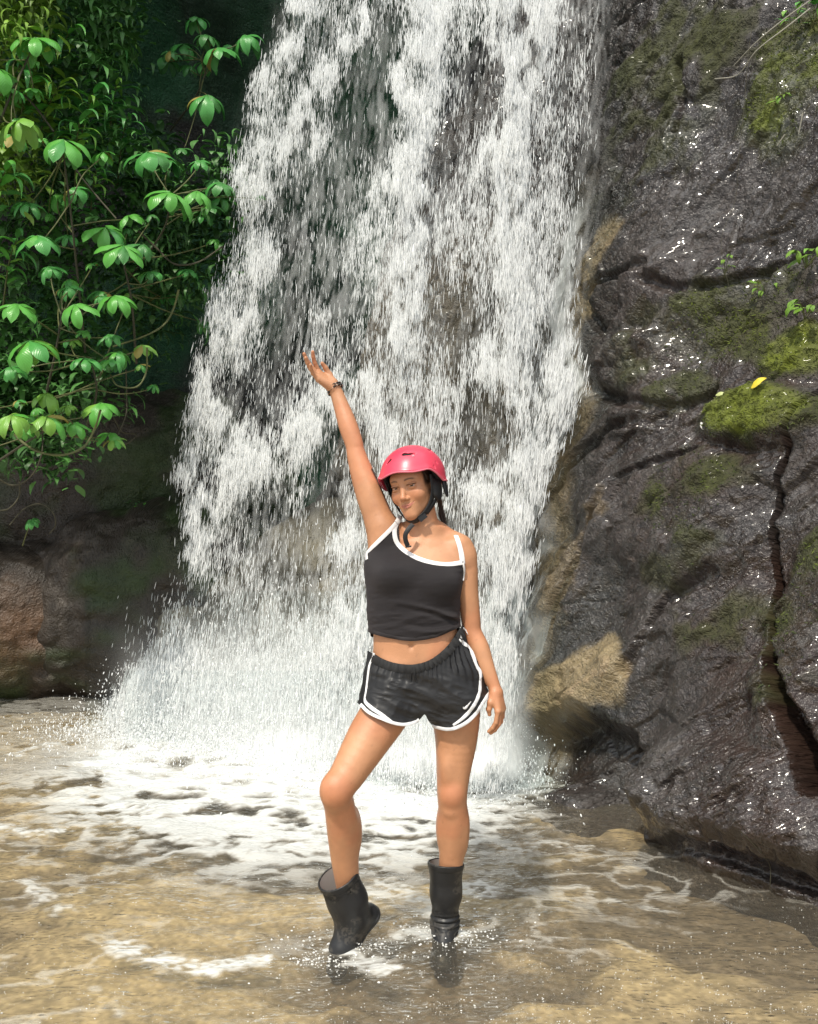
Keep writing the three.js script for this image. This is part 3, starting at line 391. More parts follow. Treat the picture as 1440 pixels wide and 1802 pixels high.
// ---------------------------------------------------------------- leaves, vines, moss
const green = (r, g, b, ro = 0.42) => std([r, g, b], ro, { bumpMap: leafBump, bumpScale: 0.0012 });
const leafBump = tex(128, 256, (u, v) => { const a = Math.abs(u - 0.5) * 2, q = v * 15 - a * 2.2; return 0.6 * Math.abs(Math.sin(q * 3.14159)) + 0.4 * sst(0, 0.08, a); });
const LEAFM = [green(0.07, 0.29, 0.06, 0.34), green(0.095, 0.34, 0.05, 0.34), green(0.06, 0.22, 0.05, 0.36), green(0.17, 0.37, 0.05, 0.36)], YELM = [green(0.12, 0.24, 0.02), green(0.16, 0.3, 0.03)];
const OLDM = std([0.28, 0.24, 0.05], 0.55, { bumpMap: leafBump, bumpScale: 0.0012 });
const stemM = std([0.1, 0.11, 0.035], 0.6), woodM = std([0.055, 0.05, 0.028], 0.75);
function leafGeo(wid, kind, droop, fold, seed, nu = 6, nv = 12) {   // one unit long, along +z, upper side +y
  return grid(nu, nv, (u, v) => {
    const a = (u - 0.5) * 2, t = v, w = kind === 'obovate' ? Math.pow(Math.sin(Math.PI * Math.pow(t, 1.35)), 0.75) * (1 - 0.2 * sst(0.85, 1, t)) : kind === 'lance' ? Math.pow(Math.sin(Math.PI * Math.pow(t, 0.72)), 0.85) : Math.pow(Math.sin(Math.PI * Math.pow(t, 0.85)), 0.8);
    const th = droop * t * t * 0.9, z = Math.sin(Math.max(th, 1e-3)) / Math.max(th, 1e-3) * t, y = -(1 - Math.cos(th)) / Math.max(th, 1e-3) * t, h = 0.5 * wid * w;
    return [a * h, y - Math.abs(a) * h * fold * (1 + 0.3 * Math.sin(seed + t * 5)) + 0.012 * Math.sin(t * 21 + seed) * Math.abs(a) * w + 0.02 * Math.sin(seed * 3 + a * 2 + t * 4), z];
  });
}
const OBO = [0, 1, 2, 3].map((i) => leafGeo(0.40 + 0.05 * (i % 2), 'obovate', 0.9 + 0.28 * i, 0.28 + 0.1 * (i % 3), i * 1.7)), OVA = [0, 1, 2].map((i) => leafGeo(0.42, 'ovate', 0.6 + 0.4 * i, 0.25, i * 2.1 + 5)), LAN = [0, 1, 2].map((i) => leafGeo(0.17, 'lance', 1.1 + 0.5 * i, 0.3, i + 9, 4, 12));
const orient = (o, pos, dir, up) => { const z = dir.clone().normalize(), x = V(0, 0, 0).crossVectors(up, z).normalize(), y = V(0, 0, 0).crossVectors(z, x); o.position.copy(pos); o.quaternion.setFromRotationMatrix(new THREE.Matrix4().makeBasis(x, y, z)); };
function palmate(shrub, c, r, from, mats) {                        // stalk with a whorl of drooping leaflets
  const up = V(rr(-0.25, 0.25), 1, rr(0.15, 0.55)).normalize(), mid = from.clone().lerp(c, 0.55).add(V(rr(-0.03, 0.03), -0.05 * rnd(), rr(0, 0.05)));
  const leaf = part(shrub, 'leaf', tube([from, mid, c.clone().addScaledVector(up, -0.015), c], (t) => 0.0052 - 0.002 * t, 10, 6), stemM), n = 7 + Math.floor(rnd() * 2), a0 = rr(0, 6), mat = mats[Math.floor(rnd() * mats.length)];
  const x = V(1, 0, 0).addScaledVector(up, -up.x).normalize(), z = V(0, 0, 0).crossVectors(x, up);
  for (let i = 0; i < n; i++) {
    const a = a0 + i / n * 6.283 + rr(-0.12, 0.12), d = x.clone().multiplyScalar(Math.cos(a)).addScaledVector(z, Math.sin(a)), tilt = rr(-0.32, 0.08);
    const m = part(leaf, 'leaflet', OBO[Math.floor(rnd() * 4)], rnd() < 0.05 ? OLDM : rnd() < 0.8 ? mat : mats[Math.floor(rnd() * mats.length)]); orient(m, c, d.addScaledVector(up, tilt), up); const q = rnd() < 0.12 ? 0.6 : 1; m.scale.set(r * rr(0.85, 1.15), r * rr(0.8, 1.3), r * rr(0.8, 1.12) * q);
  }
}
reseed(11);
const SHRUBS = [
  ['palmate shrub at the upper left edge, its big pale leaves nearest the corner', [[-40, 330, 6.3], [10, 190, 6.0], [55, 90, 6.1]], [[62, 66, 50, 6.0], [36, 210, 48, 5.6], [-5, 120, 50, 5.9]], [0, 1, 3]],
  ['palmate shrub with one wide leaf over a dark hollow, below the lance leaves', [[150, 620, 6.6], [130, 420, 6.2], [112, 270, 6.0]], [[112, 246, 50, 5.9], [66, 415, 48, 5.7], [130, 330, 30, 6.3]], [0, 1]],
  ['palmate shrub reaching its leaves to the left edge of the fall', [[220, 500, 7.0], [290, 400, 6.7], [300, 345, 6.5]], [[260, 268, 45, 6.6], [300, 338, 47, 6.4], [352, 282, 27, 6.7], [347, 336, 33, 6.5], [392, 322, 34, 6.6]], [0, 1, 2]],
  ['palmate shrub in the middle of the left bank with dense drooping leaves', [[240, 640, 6.7], [230, 520, 6.4], [205, 415, 6.25]], [[187, 400, 48, 6.2], [216, 432, 46, 6.1], [264, 478, 27, 6.4], [333, 474, 22, 6.8], [378, 420, 22, 6.9], [250, 430, 34, 6.3]], [0, 1, 2]],
  ['dark leafed palmate shrub high beside the top of the fall', [[300, 230, 7.7], [350, 160, 7.4], [372, 90, 7.3]], [[366, 62, 30, 7.2], [384, 84, 44, 7.1], [366, 168, 42, 7.0], [432, 62, 36, 7.3], [300, 90, 24, 7.5]], [2, 0]],
  ['palmate shrub at the left edge, level with the raised hand\'s leaves below it', [[80, 700, 6.2], [100, 610, 6.0], [110, 545, 5.95]], [[31, 536, 50, 5.5], [132, 536, 46, 5.8], [202, 520, 38, 6.0], [122, 504, 30, 6.1]], [0, 1]],
  ['palmate shrub with bright wet leaves over the looped vines', [[150, 760, 6.4], [170, 690, 6.2], [160, 630, 6.0]], [[49, 600, 54, 5.5], [149, 630, 38, 5.9], [208, 618, 32, 6.1], [250, 607, 34, 6.2], [20, 645, 40, 5.6]], [1, 0, 3]],
  ['lowest palmate shrub, its bright leaves hanging just above the boulders', [[-30, 830, 6.2], [60, 770, 5.95], [110, 740, 5.8]], [[83, 692, 36, 5.7], [21, 730, 36, 5.4], [83, 733, 42, 5.6], [132, 744, 30, 5.8], [177, 709, 44, 5.9]], [1, 3]]];
SHRUBS[5][0] = 'palmate shrub at the left edge with pale broad leaves, halfway down the bank';
for (const [label, stem, leaves, mi] of SHRUBS) {
  const s = thing('palmate_shrub', label, 'shrub', 'palmate shrubs on the left bank'), pts = stem.map((p) => at(...p)), c = new THREE.CatmullRomCurve3(pts);
  part(s, 'stem', tube(pts, (t) => 0.0095 - 0.004 * t, 24, 8), woodM);
  for (const [px, py, r, d] of leaves) { const p = at(px, py, d); let best = pts[0], bd = 1e9; for (let i = 4; i <= 20; i++) { const q = c.getPoint(i / 20), e = q.distanceTo(p) + 0.4 * Math.max(0, q.y - p.y + 0.1); if (e < bd) { bd = e; best = q; } } palmate(s, p, r * rr(1.05, 1.32) / F * d, best, mi.map((k) => LEAFM[k])); }
  for (let j = 0; j < 8; j++) { const [px, py, r, d] = leaves[Math.floor(rnd() * leaves.length)], p = at(px + gauss() * 38, py + 25 + gauss() * 42, d + rr(0.1, 0.4)); palmate(s, p, rr(16, 40) / F * d, c.getPoint(rr(0.5, 1)), mi.map((k) => LEAFM[k])); }
}
{ const s = thing('seedling', 'small palmate seedling on a curved stalk under the looped vines at the far left', 'plant'); palmate(s, at(55, 915, 6.6), 0.075, at(40, 960, 6.8), [LEAFM[0]]); }
// lance-leaved plants arching out of the bank
reseed(21);
const LANCE = [[60, 120, 6.3, 0.3, 'arching out under the pale corner leaves'], [105, 150, 6.4, 0.3, 'beside the dark hollow, second from the left edge'], [165, 165, 6.6, 0.28, 'with thin leaves against the dark hollow'], [205, 150, 6.9, 0.26, 'highest against the dark rock'], [225, 205, 6.8, 0.24, 'rightmost against the dark rock'], [140, 215, 6.4, 0.26, 'just above the single wide palmate leaf'], [20, 60, 6.2, 0.34, 'in the top left corner'], [190, 60, 7.1, 0.3, 'hanging high over the hollow'], [10, 300, 5.9, 0.3, 'low at the left edge over dry stems'], [120, 60, 6.6, 0.3, 'at the top of the bank'], [30, 420, 6.2, 0.22, 'small, left of the spreading leaves'], [170, 300, 6.6, 0.2, 'small, right of the wide palmate leaf']];
for (const [px, py, d, L, where] of LANCE) {
  const s = thing('lance_leaved_plant', `green plant with narrow arching leaves ${where}`, 'plant', 'lance-leaved plants on the left bank'), top = at(px, py, d), foot = at(px - 25 + rr(-20, 20), py + 120, d + 0.35), c = new THREE.CatmullRomCurve3([foot, foot.clone().lerp(top, 0.55).add(V(0, 0.05, 0.02)), top]);
  part(s, 'stem', tube([foot, foot.clone().lerp(top, 0.55).add(V(0, 0.05, 0.02)), top], (t) => 0.007 - 0.004 * t, 14, 6), stemM);
  const m = px < 130 ? (rnd() < 0.5 ? LEAFM : [...YELM, LEAFM[3]]) : LEAFM;
  for (let i = 0; i < 17; i++) { const p = c.getPoint(0.25 + 0.75 * i / 16), a = i * 2.4 + rr(-0.3, 0.3), f = part(s, 'leaf', LAN[i % 3], m[Math.floor(rnd() * m.length)]); orient(f, p, V(Math.cos(a), rr(0.15, 0.7), Math.sin(a) * 0.8 + 0.25), V(0, 1, 0)); const l = L * rr(0.6, 1.1); f.scale.set(l * 1.1, l, l); }
}
// undergrowth: leaves nobody could count, deeper in the bank
reseed(31);
{
  const geos = [...OVA, LAN[0], LAN[2]], per = geos.map(() => []), col = geos.map(() => []), up = V(0, 1, 0), o = new THREE.Object3D(), C = new THREE.Color();
  const clump = []; for (let i = 0; i < 330; i++) { const py = rr(-40, 700), lim = mix(250, 330, sst(0, 420, py)) - 120 * sst(560, 700, py); const px = rr(-60, lim); clump.push([px, py, rr(6.3, 7.3) + 0.002 * px]); }
  for (let i = 0; i < 60; i++) clump.push([rr(230, 425), rr(270, 540), rr(6.9, 7.4)]);
  for (let i = 0; i < 70; i++) clump.push([rr(-60, 150), rr(620, 800), rr(6.3, 6.9)]);
  for (let i = 0; i < 30; i++) clump.push([rr(-60, 70), rr(-40, 330), rr(6.0, 6.5)]);
  for (const [px, py, d] of clump) {
    const hollow = Math.exp(-(((px - 270) / 85) ** 2 + ((py - 140) / 130) ** 2)); if (rnd() < hollow * 1.1) continue;
    const c = at(px, py, d), kind = rnd() < 0.6 ? Math.floor(rnd() * 3) : 3 + Math.floor(rnd() * 2), yel = px < 70 && py < 340 ? 1 : 0, tone = rr(0.5, 1.15);
    for (let k = 0; k < 22; k++) { const a = rnd() * 6.283, p = c.clone().add(V(gauss() * 0.08, gauss() * 0.1, gauss() * 0.08)); orient(o, p, V(Math.cos(a), rr(-0.6, 0.5), Math.sin(a) + 0.3), up); const l = rr(0.05, 0.13) * (kind > 2 ? 1.5 : 1); o.scale.set(l * 1.2, l, l); o.updateMatrix(); per[kind].push(o.matrix.clone()); const j = tone * rr(0.75, 1.25); col[kind].push(yel ? [0.16 * j, 0.29 * j, 0.03 * j] : [0.065 * j, 0.19 * j, 0.04 * j]); }
  }
  const g = new THREE.Group(); g.name = 'undergrowth'; g.userData = { kind: 'stuff', label: 'dense small leaves and creepers covering the left bank', category: 'undergrowth' }; scene.add(g);
  geos.forEach((geo, i) => { const im = new THREE.InstancedMesh(geo, std([1, 1, 1], 0.5), per[i].length); per[i].forEach((m, k) => { im.setMatrixAt(k, m); im.setColorAt(k, C.setRGB(...col[i][k])); }); im.name = 'small_leaf'; im.userData.kind = 'stuff'; im.castShadow = im.receiveShadow = true; g.add(im); });
}
// vines, aerial roots and dry stems
reseed(41);
const VINES = [['long green vine hanging in a wide loop below the lowest leaves', 5.75, 0.0085, [[7, 735], [28, 767], [69, 795], [115, 800], [149, 785], [167, 754], [177, 722]], stemM], ['thin grey vine looping under the lowest palmate shrub', 6.0, 0.006, [[-10, 838], [21, 854], [56, 837], [73, 802], [75, 747]], woodM], ['vine hooked below the bright wet leaves near the dark rock', 6.1, 0.006, [[259, 612], [257, 656], [240, 681], [208, 679], [195, 660]], stemM], ['short root hooked at the left edge above the boulders', 6.2, 0.006, [[35, 846], [33, 875], [14, 896], [-8, 899]], woodM], ['pale vine arched like a hoop over the far left boulder', 6.5, 0.0045, [[17, 924], [42, 896], [73, 887], [94, 903], [97, 927], [87, 939]], woodM], ['brown branch sagging between the shrubs and the fall', 6.6, 0.0075, [[243, 406], [275, 436], [309, 465], [347, 462], [392, 434]], woodM], ['curved green branch low in the shrubs beside the fall', 6.5, 0.007, [[315, 510], [305, 545], [288, 572], [258, 590], [200, 610]], stemM], ['thin stem bowed along the foot of the shrubs', 6.4, 0.005, [[222, 650], [223, 700], [222, 730], [205, 770], [190, 790]], woodM], ['root creeping over the dark upper boulder', 6.7, 0.005, [[200, 735], [215, 760], [240, 765], [225, 780], [180, 790], [160, 775]], woodM], ['straight dry stem slanting through the upper shrubs', 6.4, 0.008, [[25, 150], [60, 185], [95, 232]], woodM], ['dark branch slanting below the single wide leaf', 6.3, 0.007, [[100, 250], [150, 320], [205, 385]], woodM]];
for (const [label, d, r, pts, m] of VINES) { const o = new THREE.Mesh(tube(pts.map(([a, b], i) => at(a, b, d + 0.06 * Math.sin(i * 1.7))), (t) => r * (1 - 0.25 * t + 0.12 * Math.sin(t * 40)), 60, 7), m); o.name = numbered('vine'); o.castShadow = o.receiveShadow = true; o.userData = { label, category: 'vine' }; scene.add(o); }
// seedlings on the right cliff
reseed(51);
function sprig(label, px, py, n, len, mats, spread = 1) {
  const s = thing('seedling', label, 'plant', 'seedlings on the right cliff'), foot = rockAt(px, py + 14, 0), up = V(-0.25, 0.9, 0.4).normalize(); s.position.copy(foot);
  for (let i = 0; i < n; i++) {
    const a = i / n * 6.283 + rr(-0.4, 0.4), tip = V(Math.cos(a) * 0.06 * spread * rr(0.6, 1.3), rr(0.03, 0.1), 0.05 + Math.sin(a) * 0.05), st = part(s, 'stalk', tube([V(0, 0, 0), tip.clone().multiplyScalar(0.5).add(V(0, 0.02, 0)), tip], 0.0018, 8, 5), stemM);
    for (let k = 0; k < 2; k++) { const f = part(st, 'leaf', k ? LAN[i % 3] : OVA[i % 3], mats[Math.floor(rnd() * mats.length)]); orient(f, tip, V(Math.cos(a + k * 1.1), rr(-0.5, 0.3), Math.sin(a) * 0.6 + 0.45), up); const l = len * rr(0.7, 1.15); f.scale.set(l * (k ? 2 : 1.1), l, l); }
  }
}
sprig('small bright seedling on the mossy ledge nearest the fall', 1270, 472, 5, 0.05, YELM, 0.7);
sprig('seedling with drooping leaves on the moss, between the other two ledge plants', 1330, 512, 6, 0.055, YELM, 0.8);
sprig('bright seedling at the right edge, above the ledge', 1415, 458, 9, 0.075, [...YELM, LEAFM[3]], 1.2);
sprig('bright seedling at the right edge, below the ledge', 1418, 548, 8, 0.075, YELM, 1.1);
sprig('pale seedling on the bright moss under the bare twigs', 1370, 184, 5, 0.05, YELM, 0.6);
sprig('leafy seedling in the top right corner', 1425, 30, 9, 0.09, LEAFM, 1.6);
sprig('dark green seedling beside the hanging root in the top right corner', 1395, 45, 5, 0.06, LEAFM, 1);
{ const s = thing('seedling', 'tiny plant on the dark boulder left of the fall', 'plant'); s.position.copy(at(245, 893, 7.75)); for (let i = 0; i < 9; i++) { const f = part(s, 'leaf', OVA[i % 3], LEAFM[i % 3]); orient(f, V(rr(-0.07, 0.07), rr(0, 0.05), rr(-0.02, 0.03)), V(rr(-1, 1), rr(-0.2, 0.6), 0.6), V(0, 1, 0)); f.scale.setScalar(rr(0.03, 0.055)); } }
// twigs and the thin hanging root
const twig = (label, pts, r, m, cat = 'twig') => { const o = new THREE.Mesh(tube(pts.map(([a, b, l]) => rockAt(a, b, l)), (t) => r * (1 - 0.5 * t), 40, 6), m); o.name = numbered(cat === 'twig' ? 'twig' : 'hanging_root'); o.castShadow = o.receiveShadow = true; o.userData = { label, category: cat }; scene.add(o); };
const paleM = std([0.42, 0.4, 0.33], 0.6);
twig('upper pale bare twig across the cliff in the top right corner', [[1460, 32, 0.2], [1410, 62, 0.18], [1360, 98, 0.12], [1304, 125, 0.06]], 0.0045, paleM);
twig('lower pale bare twig across the cliff in the top right corner', [[1460, 45, 0.2], [1420, 78, 0.18], [1368, 116, 0.12], [1310, 142, 0.06], [1270, 148, 0.03]], 0.0045, paleM);
twig('dry stalk leaning on the cliff under the bright moss', [[1422, 205, 0.08], [1404, 235, 0.04]], 0.005, paleM);
twig('second dry stalk lying lower on the cliff under the moss', [[1384, 238, 0.05], [1366, 256, 0.03]], 0.004, paleM);
twig('thin root hanging straight down the right cliff from the top', [[1374, -20, 0.16], [1352, 110, 0.14], [1334, 195, 0.12], [1312, 290, 0.08], [1292, 350, 0.06], [1283, 430, 0.06], [1288, 500, 0.05], [1293, 560, 0.03]], 0.0017, woodM, 'root');
twig('thin root dropping from the cliff foot into the pool', [[1399, 1480, 0.06], [1397, 1530, 0.05], [1394, 1560, 0.05], [1388, 1578, 0.04]], 0.002, woodM, 'root');
// fallen leaves on the rock
function fallen(label, px, py, len, ang, mat) { const o = new THREE.Mesh(OVA[1], mat); o.name = numbered('fallen_leaf'); orient(o, rockAt(px, py, 0.025), V(0, 0, 0).addScaledVector(RH, Math.cos(ang)).addScaledVector(RU, Math.sin(ang)), RN); o.scale.setScalar(len); o.castShadow = o.receiveShadow = true; o.userData = { label, category: 'leaf' }; scene.add(o); }
fallen('yellow leaf lying on the bright moss mound', 1358, 704, 0.09, 0.9, std([0.62, 0.5, 0.03], 0.5));
fallen('pale green leaf on the left of the moss mound', 1290, 712, 0.05, 0.3, std([0.45, 0.5, 0.2], 0.5));
fallen('whitish leaf standing in the crack of the right cliff', 1374, 858, 0.07, 1.9, std([0.6, 0.58, 0.45], 0.6));
fallen('white scrap of a leaf below the moss mound', 1252, 752, 0.05, -1.1, std([0.7, 0.7, 0.66], 0.6));
// moss pile
{
  reseed(61);
  const blade = new THREE.ConeGeometry(0.22, 1, 4, 1).translate(0, 0.5, 0), L = [], Cc = [], o = new THREE.Object3D();
  for (let i = 0; i < 60000 && L.length < 26000; i++) { const s = rr(0.6, 3.9), t = rr(0.6, 6.4), b = blobs(MOSS, s, t) * (0.4 + 0.9 * fbm(s * 6, t * 6, 0, 4)); if (rnd() > sst(0.4, 0.9, b)) continue; o.position.copy(rockPoint(s, t, -0.004)); o.quaternion.setFromUnitVectors(V(0, 1, 0), RN.clone().add(V(gauss() * 0.5, gauss() * 0.5 - 0.15, gauss() * 0.5)).normalize()); const h = rr(0.008, 0.024); o.scale.set(h, h, h); o.updateMatrix(); L.push(o.matrix.clone()); const k = rr(0.5, 1.2), e = sst(0.55, 0.95, b); Cc.push([mix(0.04, 0.11, e) * k, mix(0.055, 0.14, e) * k, 0.012 * k]); }
  const im = new THREE.InstancedMesh(blade, std([1, 1, 1], 0.7), L.length), C = new THREE.Color(); L.forEach((m, k) => { im.setMatrixAt(k, m); im.setColorAt(k, C.setRGB(...Cc[k])); }); im.name = 'moss'; im.userData = { kind: 'stuff', label: 'green and brown moss growing on the right cliff', category: 'moss' }; im.castShadow = im.receiveShadow = true; scene.add(im);
}
// ---------------------------------------------------------------- the person
const DP = 3.4;
const PP = (px, py, dz = 0) => at(px, py, DP - dz);
const toPx = (x, y, z) => [CX + F * x / -z, CY - F * (y - CAMY) / -z];
const cone = (a, b, ra, rb) => {                                   // tapered capsule
  const ax = a.x, ay = a.y, az = a.z, bx = b.x - ax, by = b.y - ay, bz = b.z - az, i = 1 / (bx * bx + by * by + bz * bz), dr = rb - ra;
  return (x, y, z) => { x -= ax; y -= ay; z -= az; let h = (x * bx + y * by + z * bz) * i; h = h < 0 ? 0 : h > 1 ? 1 : h; x -= h * bx; y -= h * by; z -= h * bz; return Math.sqrt(x * x + y * y + z * z) - ra - h * dr; };
};
const ell = (c, r) => (x, y, z) => { x = (x - c.x) / r[0]; y = (y - c.y) / r[1]; z = (z - c.z) / r[2]; const l = Math.sqrt(x * x + y * y + z * z); return l < 1e-6 ? -Math.min(...r) : l * (l - 1) / Math.hypot(x / r[0], y / r[1], z / r[2]); };
const bounded = (c, r, f) => (x, y, z) => { const d = Math.hypot(x - c.x, y - c.y, z - c.z) - r; return d > 0.08 ? d + 0.02 : f(x, y, z); };
const union = (k, ...fs) => (x, y, z) => { let d = fs[0](x, y, z); for (let i = 1; i < fs.length; i++) d = smin(d, fs[i](x, y, z), k); return d; };
const chain = (k, ...p) => {                                       // a limb: centres and radii along a smooth curve, finely divided
  const c = new THREE.CatmullRomCurve3(p.map((q) => q[0]), false, 'centripetal'), n = p.length - 1, m = 5, fs = [], R = (t) => { const i = Math.min(n - 1, Math.floor(t * n)), u = t * n - i, r = (j) => p[clamp(j, 0, n)][1], [p0, p1, p2, p3] = [r(i - 1), r(i), r(i + 1), r(i + 2)]; return p1 + 0.5 * u * (p2 - p0 + u * (2 * p0 - 5 * p1 + 4 * p2 - p3 + u * (3 * (p1 - p2) + p3 - p0))); };
  for (let i = 0; i < n * m; i++) fs.push(cone(c.getPoint(i / (n * m)), c.getPoint((i + 1) / (n * m)), R(i / (n * m)), R((i + 1) / (n * m))));
  return (x, y, z) => { let d = 1e9; for (let i = 0; i < fs.length; i++) { const e = fs[i](x, y, z); if (e < d) d = e; } return d; };
};
function loft(rows, expo = 2.3) {                                  // rows [py, left px, right px, half depth, dz], from top to bottom
  const S = rows.map(([py, l, r, rz, dz = 0]) => { const a = PP(l, py, dz), b = PP(r, py, dz); return [a.y, (a.x + b.x) / 2, (b.x - a.x) / 2, rz, -DP + dz]; }), n = S.length;
  return (x, y, z) => {
    let i = 0; while (i < n - 2 && y < S[i + 1][0]) i++;
    const t = clamp((S[i][0] - y) / (S[i][0] - S[i + 1][0])), v = (k) => { const p0 = S[Math.max(0, i - 1)][k], p1 = S[i][k], p2 = S[i + 1][k], p3 = S[Math.min(n - 1, i + 2)][k]; return p1 + 0.5 * t * (p2 - p0 + t * (2 * p0 - 5 * p1 + 4 * p2 - p3 + t * (3 * (p1 - p2) + p3 - p0))); };
    const rx = v(2), rz = v(3), X = Math.abs(x - v(1)) / rx, Z = Math.abs(z - v(4)) / rz, l = Math.pow(Math.pow(X, expo) + Math.pow(Z, expo), 1 / expo);
    const d = (l - 1) * Math.min(rx, rz) * (l > 1 ? 1 : 1), oy = Math.max(y - S[0][0], S[n - 1][0] - y);
    return oy > 0 ? Math.hypot(Math.max(d, 0), oy) + Math.min(d, 0) * 0.2 : d;
  };
}
// torso, with the weight on the straight leg
const torsoRows = [[930, 727, 779, 0.046, -0.035], [942, 722, 784, 0.052, -0.035], [952, 708, 798, 0.056, -0.03], [963, 684, 818, 0.066, -0.025], [976, 660, 828, 0.077, -0.02], [992, 652, 826, 0.088, -0.012], [1012, 650, 813, 0.093, -0.005], [1040, 650, 807, 0.09, 0], [1075, 653, 803, 0.083, 0.005], [1110, 657, 805, 0.082, 0.008], [1140, 657, 814, 0.087, 0.004], [1170, 655, 827, 0.096, -0.004], [1200, 655, 836, 0.104, -0.01], [1222, 662, 838, 0.1, -0.01], [1246, 706, 800, 0.07, -0.01]];
const bust = [ell(PP(694, 1012, 0.055), [0.06, 0.056, 0.05]), ell(PP(773, 1026, 0.055), [0.06, 0.056, 0.05])];
const chestLoft = loft(torsoRows);
const torso = (x, y, z) => { let d = chestLoft(x, y, z); d = smin(d, bust[0](x, y, z), 0.035); d = smin(d, bust[1](x, y, z), 0.035); return d; };
const navel = PP(724, 1138, 0.1);
// head: own axes, x to the left ear, y up, z out of the face; origin between the ears at eye height
const HEAD = new THREE.Matrix4().compose(PP(727, 852, -0.005), new THREE.Quaternion().setFromEuler(new THREE.Euler(0.05, -0.47, 0.2, 'ZYX')), V(1, 1, 1));
const HEADI = HEAD.clone().invert(), hv = V(0, 0, 0);
const hp = (x, y, z) => V(x, y, z).applyMatrix4(HEAD);
const headParts = (() => {
  const skull = ell(V(0, 0.026, -0.016), [0.072, 0.086, 0.094]), mid = ell(V(0, -0.028, 0.03), [0.058, 0.07, 0.056]), brow = ell(V(0, 0.028, 0.052), [0.054, 0.03, 0.036]);
  const jawL = cone(V(0.047, -0.062, 0.008), V(0.009, -0.1, 0.064), 0.02, 0.0145), jawR = cone(V(-0.047, -0.062, 0.008), V(-0.009, -0.1, 0.064), 0.02, 0.0145), chin = ell(V(0, -0.1, 0.068), [0.019, 0.0165, 0.0155]), under = cone(V(0, -0.06, 0.0), V(0, -0.09, 0.05), 0.04, 0.022);
  const cheekL = ell(V(0.036, -0.034, 0.054), [0.026, 0.024, 0.025]), cheekR = ell(V(-0.036, -0.034, 0.054), [0.026, 0.024, 0.025]), muzzle = ell(V(0, -0.068, 0.06), [0.034, 0.027, 0.024]);
  const bridge = cone(V(0, 0.01, 0.079), V(0, -0.037, 0.0985), 0.0072, 0.0088), tip = ell(V(0, -0.0385, 0.0985), [0.0095, 0.0082, 0.0095]), alaL = ell(V(0.0115, -0.0425, 0.089), [0.0072, 0.0064, 0.009]), alaR = ell(V(-0.0115, -0.0425, 0.089), [0.0072, 0.0064, 0.009]);
  const sock = [1, -1].map((s) => ell(V(s * 0.031, -0.001, 0.093), [0.0185, 0.0105, 0.0165]));
  const lidU = [1, -1].map((s) => ell(V(s * 0.031, 0.0055, 0.0745), [0.0165, 0.0062, 0.0135])), lidD = [1, -1].map((s) => ell(V(s * 0.031, -0.0085, 0.0735), [0.016, 0.0058, 0.0125]));
  const arc = (pts, r) => union(0.002, ...pts.slice(1).map((q, i) => cone(V(...pts[i]), V(...q), r[i], r[i + 1])));
  const lipU = arc([[-0.0245, -0.0622, 0.0765], [-0.011, -0.0652, 0.0855], [-0.003, -0.0636, 0.0885], [0.003, -0.0636, 0.0885], [0.012, -0.0642, 0.0855], [0.0285, -0.0565, 0.0745]], [0.0014, 0.0026, 0.003, 0.003, 0.0026, 0.0014]);
  const lipL = arc([[-0.022, -0.065, 0.0765], [-0.01, -0.0715, 0.0845], [0, -0.0732, 0.0865], [0.011, -0.0708, 0.0845], [0.0255, -0.0602, 0.075]], [0.0014, 0.003, 0.0038, 0.003, 0.0014]);
  const slit = arc([[-0.0265, -0.0622, 0.0795], [-0.011, -0.068, 0.0915], [0, -0.0685, 0.0945], [0.012, -0.0672, 0.0915], [0.0305, -0.056, 0.0765]], [0.0006, 0.0011, 0.0013, 0.0012, 0.0006]);
  const nost = [1, -1].map((s) => ell(V(s * 0.0062, -0.0475, 0.0945), [0.003, 0.003, 0.0045])), ears = [1, -1].map((s) => ell(V(s * 0.073, -0.012, -0.012), [0.008, 0.03, 0.018]));
  return (x, y, z) => {
    let d = smin(skull(x, y, z), mid(x, y, z), 0.03); d = smin(d, brow(x, y, z), 0.02); d = smin(d, jawL(x, y, z), 0.022); d = smin(d, jawR(x, y, z), 0.022); d = smin(d, chin(x, y, z), 0.016); d = smin(d, under(x, y, z), 0.02);
    d = smin(d, cheekL(x, y, z), 0.02); d = smin(d, cheekR(x, y, z), 0.02); d = smin(d, muzzle(x, y, z), 0.016);
    d = smax(d, -sock[0](x, y, z), 0.014); d = smax(d, -sock[1](x, y, z), 0.014);
    d = smin(d, bridge(x, y, z), 0.011); d = smin(d, tip(x, y, z), 0.007); d = smin(d, alaL(x, y, z), 0.006); d = smin(d, alaR(x, y, z), 0.006);
    for (const l of lidU) d = smin(d, l(x, y, z), 0.005); for (const l of lidD) d = smin(d, l(x, y, z), 0.005);
    d = smin(d, lipU(x, y, z), 0.004); d = smin(d, lipL(x, y, z), 0.004); d = smax(d, -slit(x, y, z), 0.003);
    for (const n of nost) d = smax(d, -n(x, y, z), 0.003); for (const e of ears) d = smin(d, e(x, y, z), 0.008);
    return d;
  };
})();
const headC = hp(0, -0.01, 0);
const head = bounded(headC, 0.15, (x, y, z) => { hv.set(x, y, z).applyMatrix4(HEADI); return headParts(hv.x, hv.y, hv.z); });
const neck = union(0.02, cone(PP(752, 955, -0.03), hp(0.0, -0.05, -0.02), 0.052, 0.05), cone(PP(733, 958, 0.005), hp(0.03, -0.06, -0.03), 0.012, 0.012), cone(PP(742, 958, 0.005), hp(-0.045, -0.055, -0.025), 0.012, 0.012));
const traps = union(0.03, cone(PP(772, 936, -0.05), PP(812, 962, -0.03), 0.034, 0.036), cone(PP(728, 936, -0.05), PP(690, 940, -0.045), 0.036, 0.04));
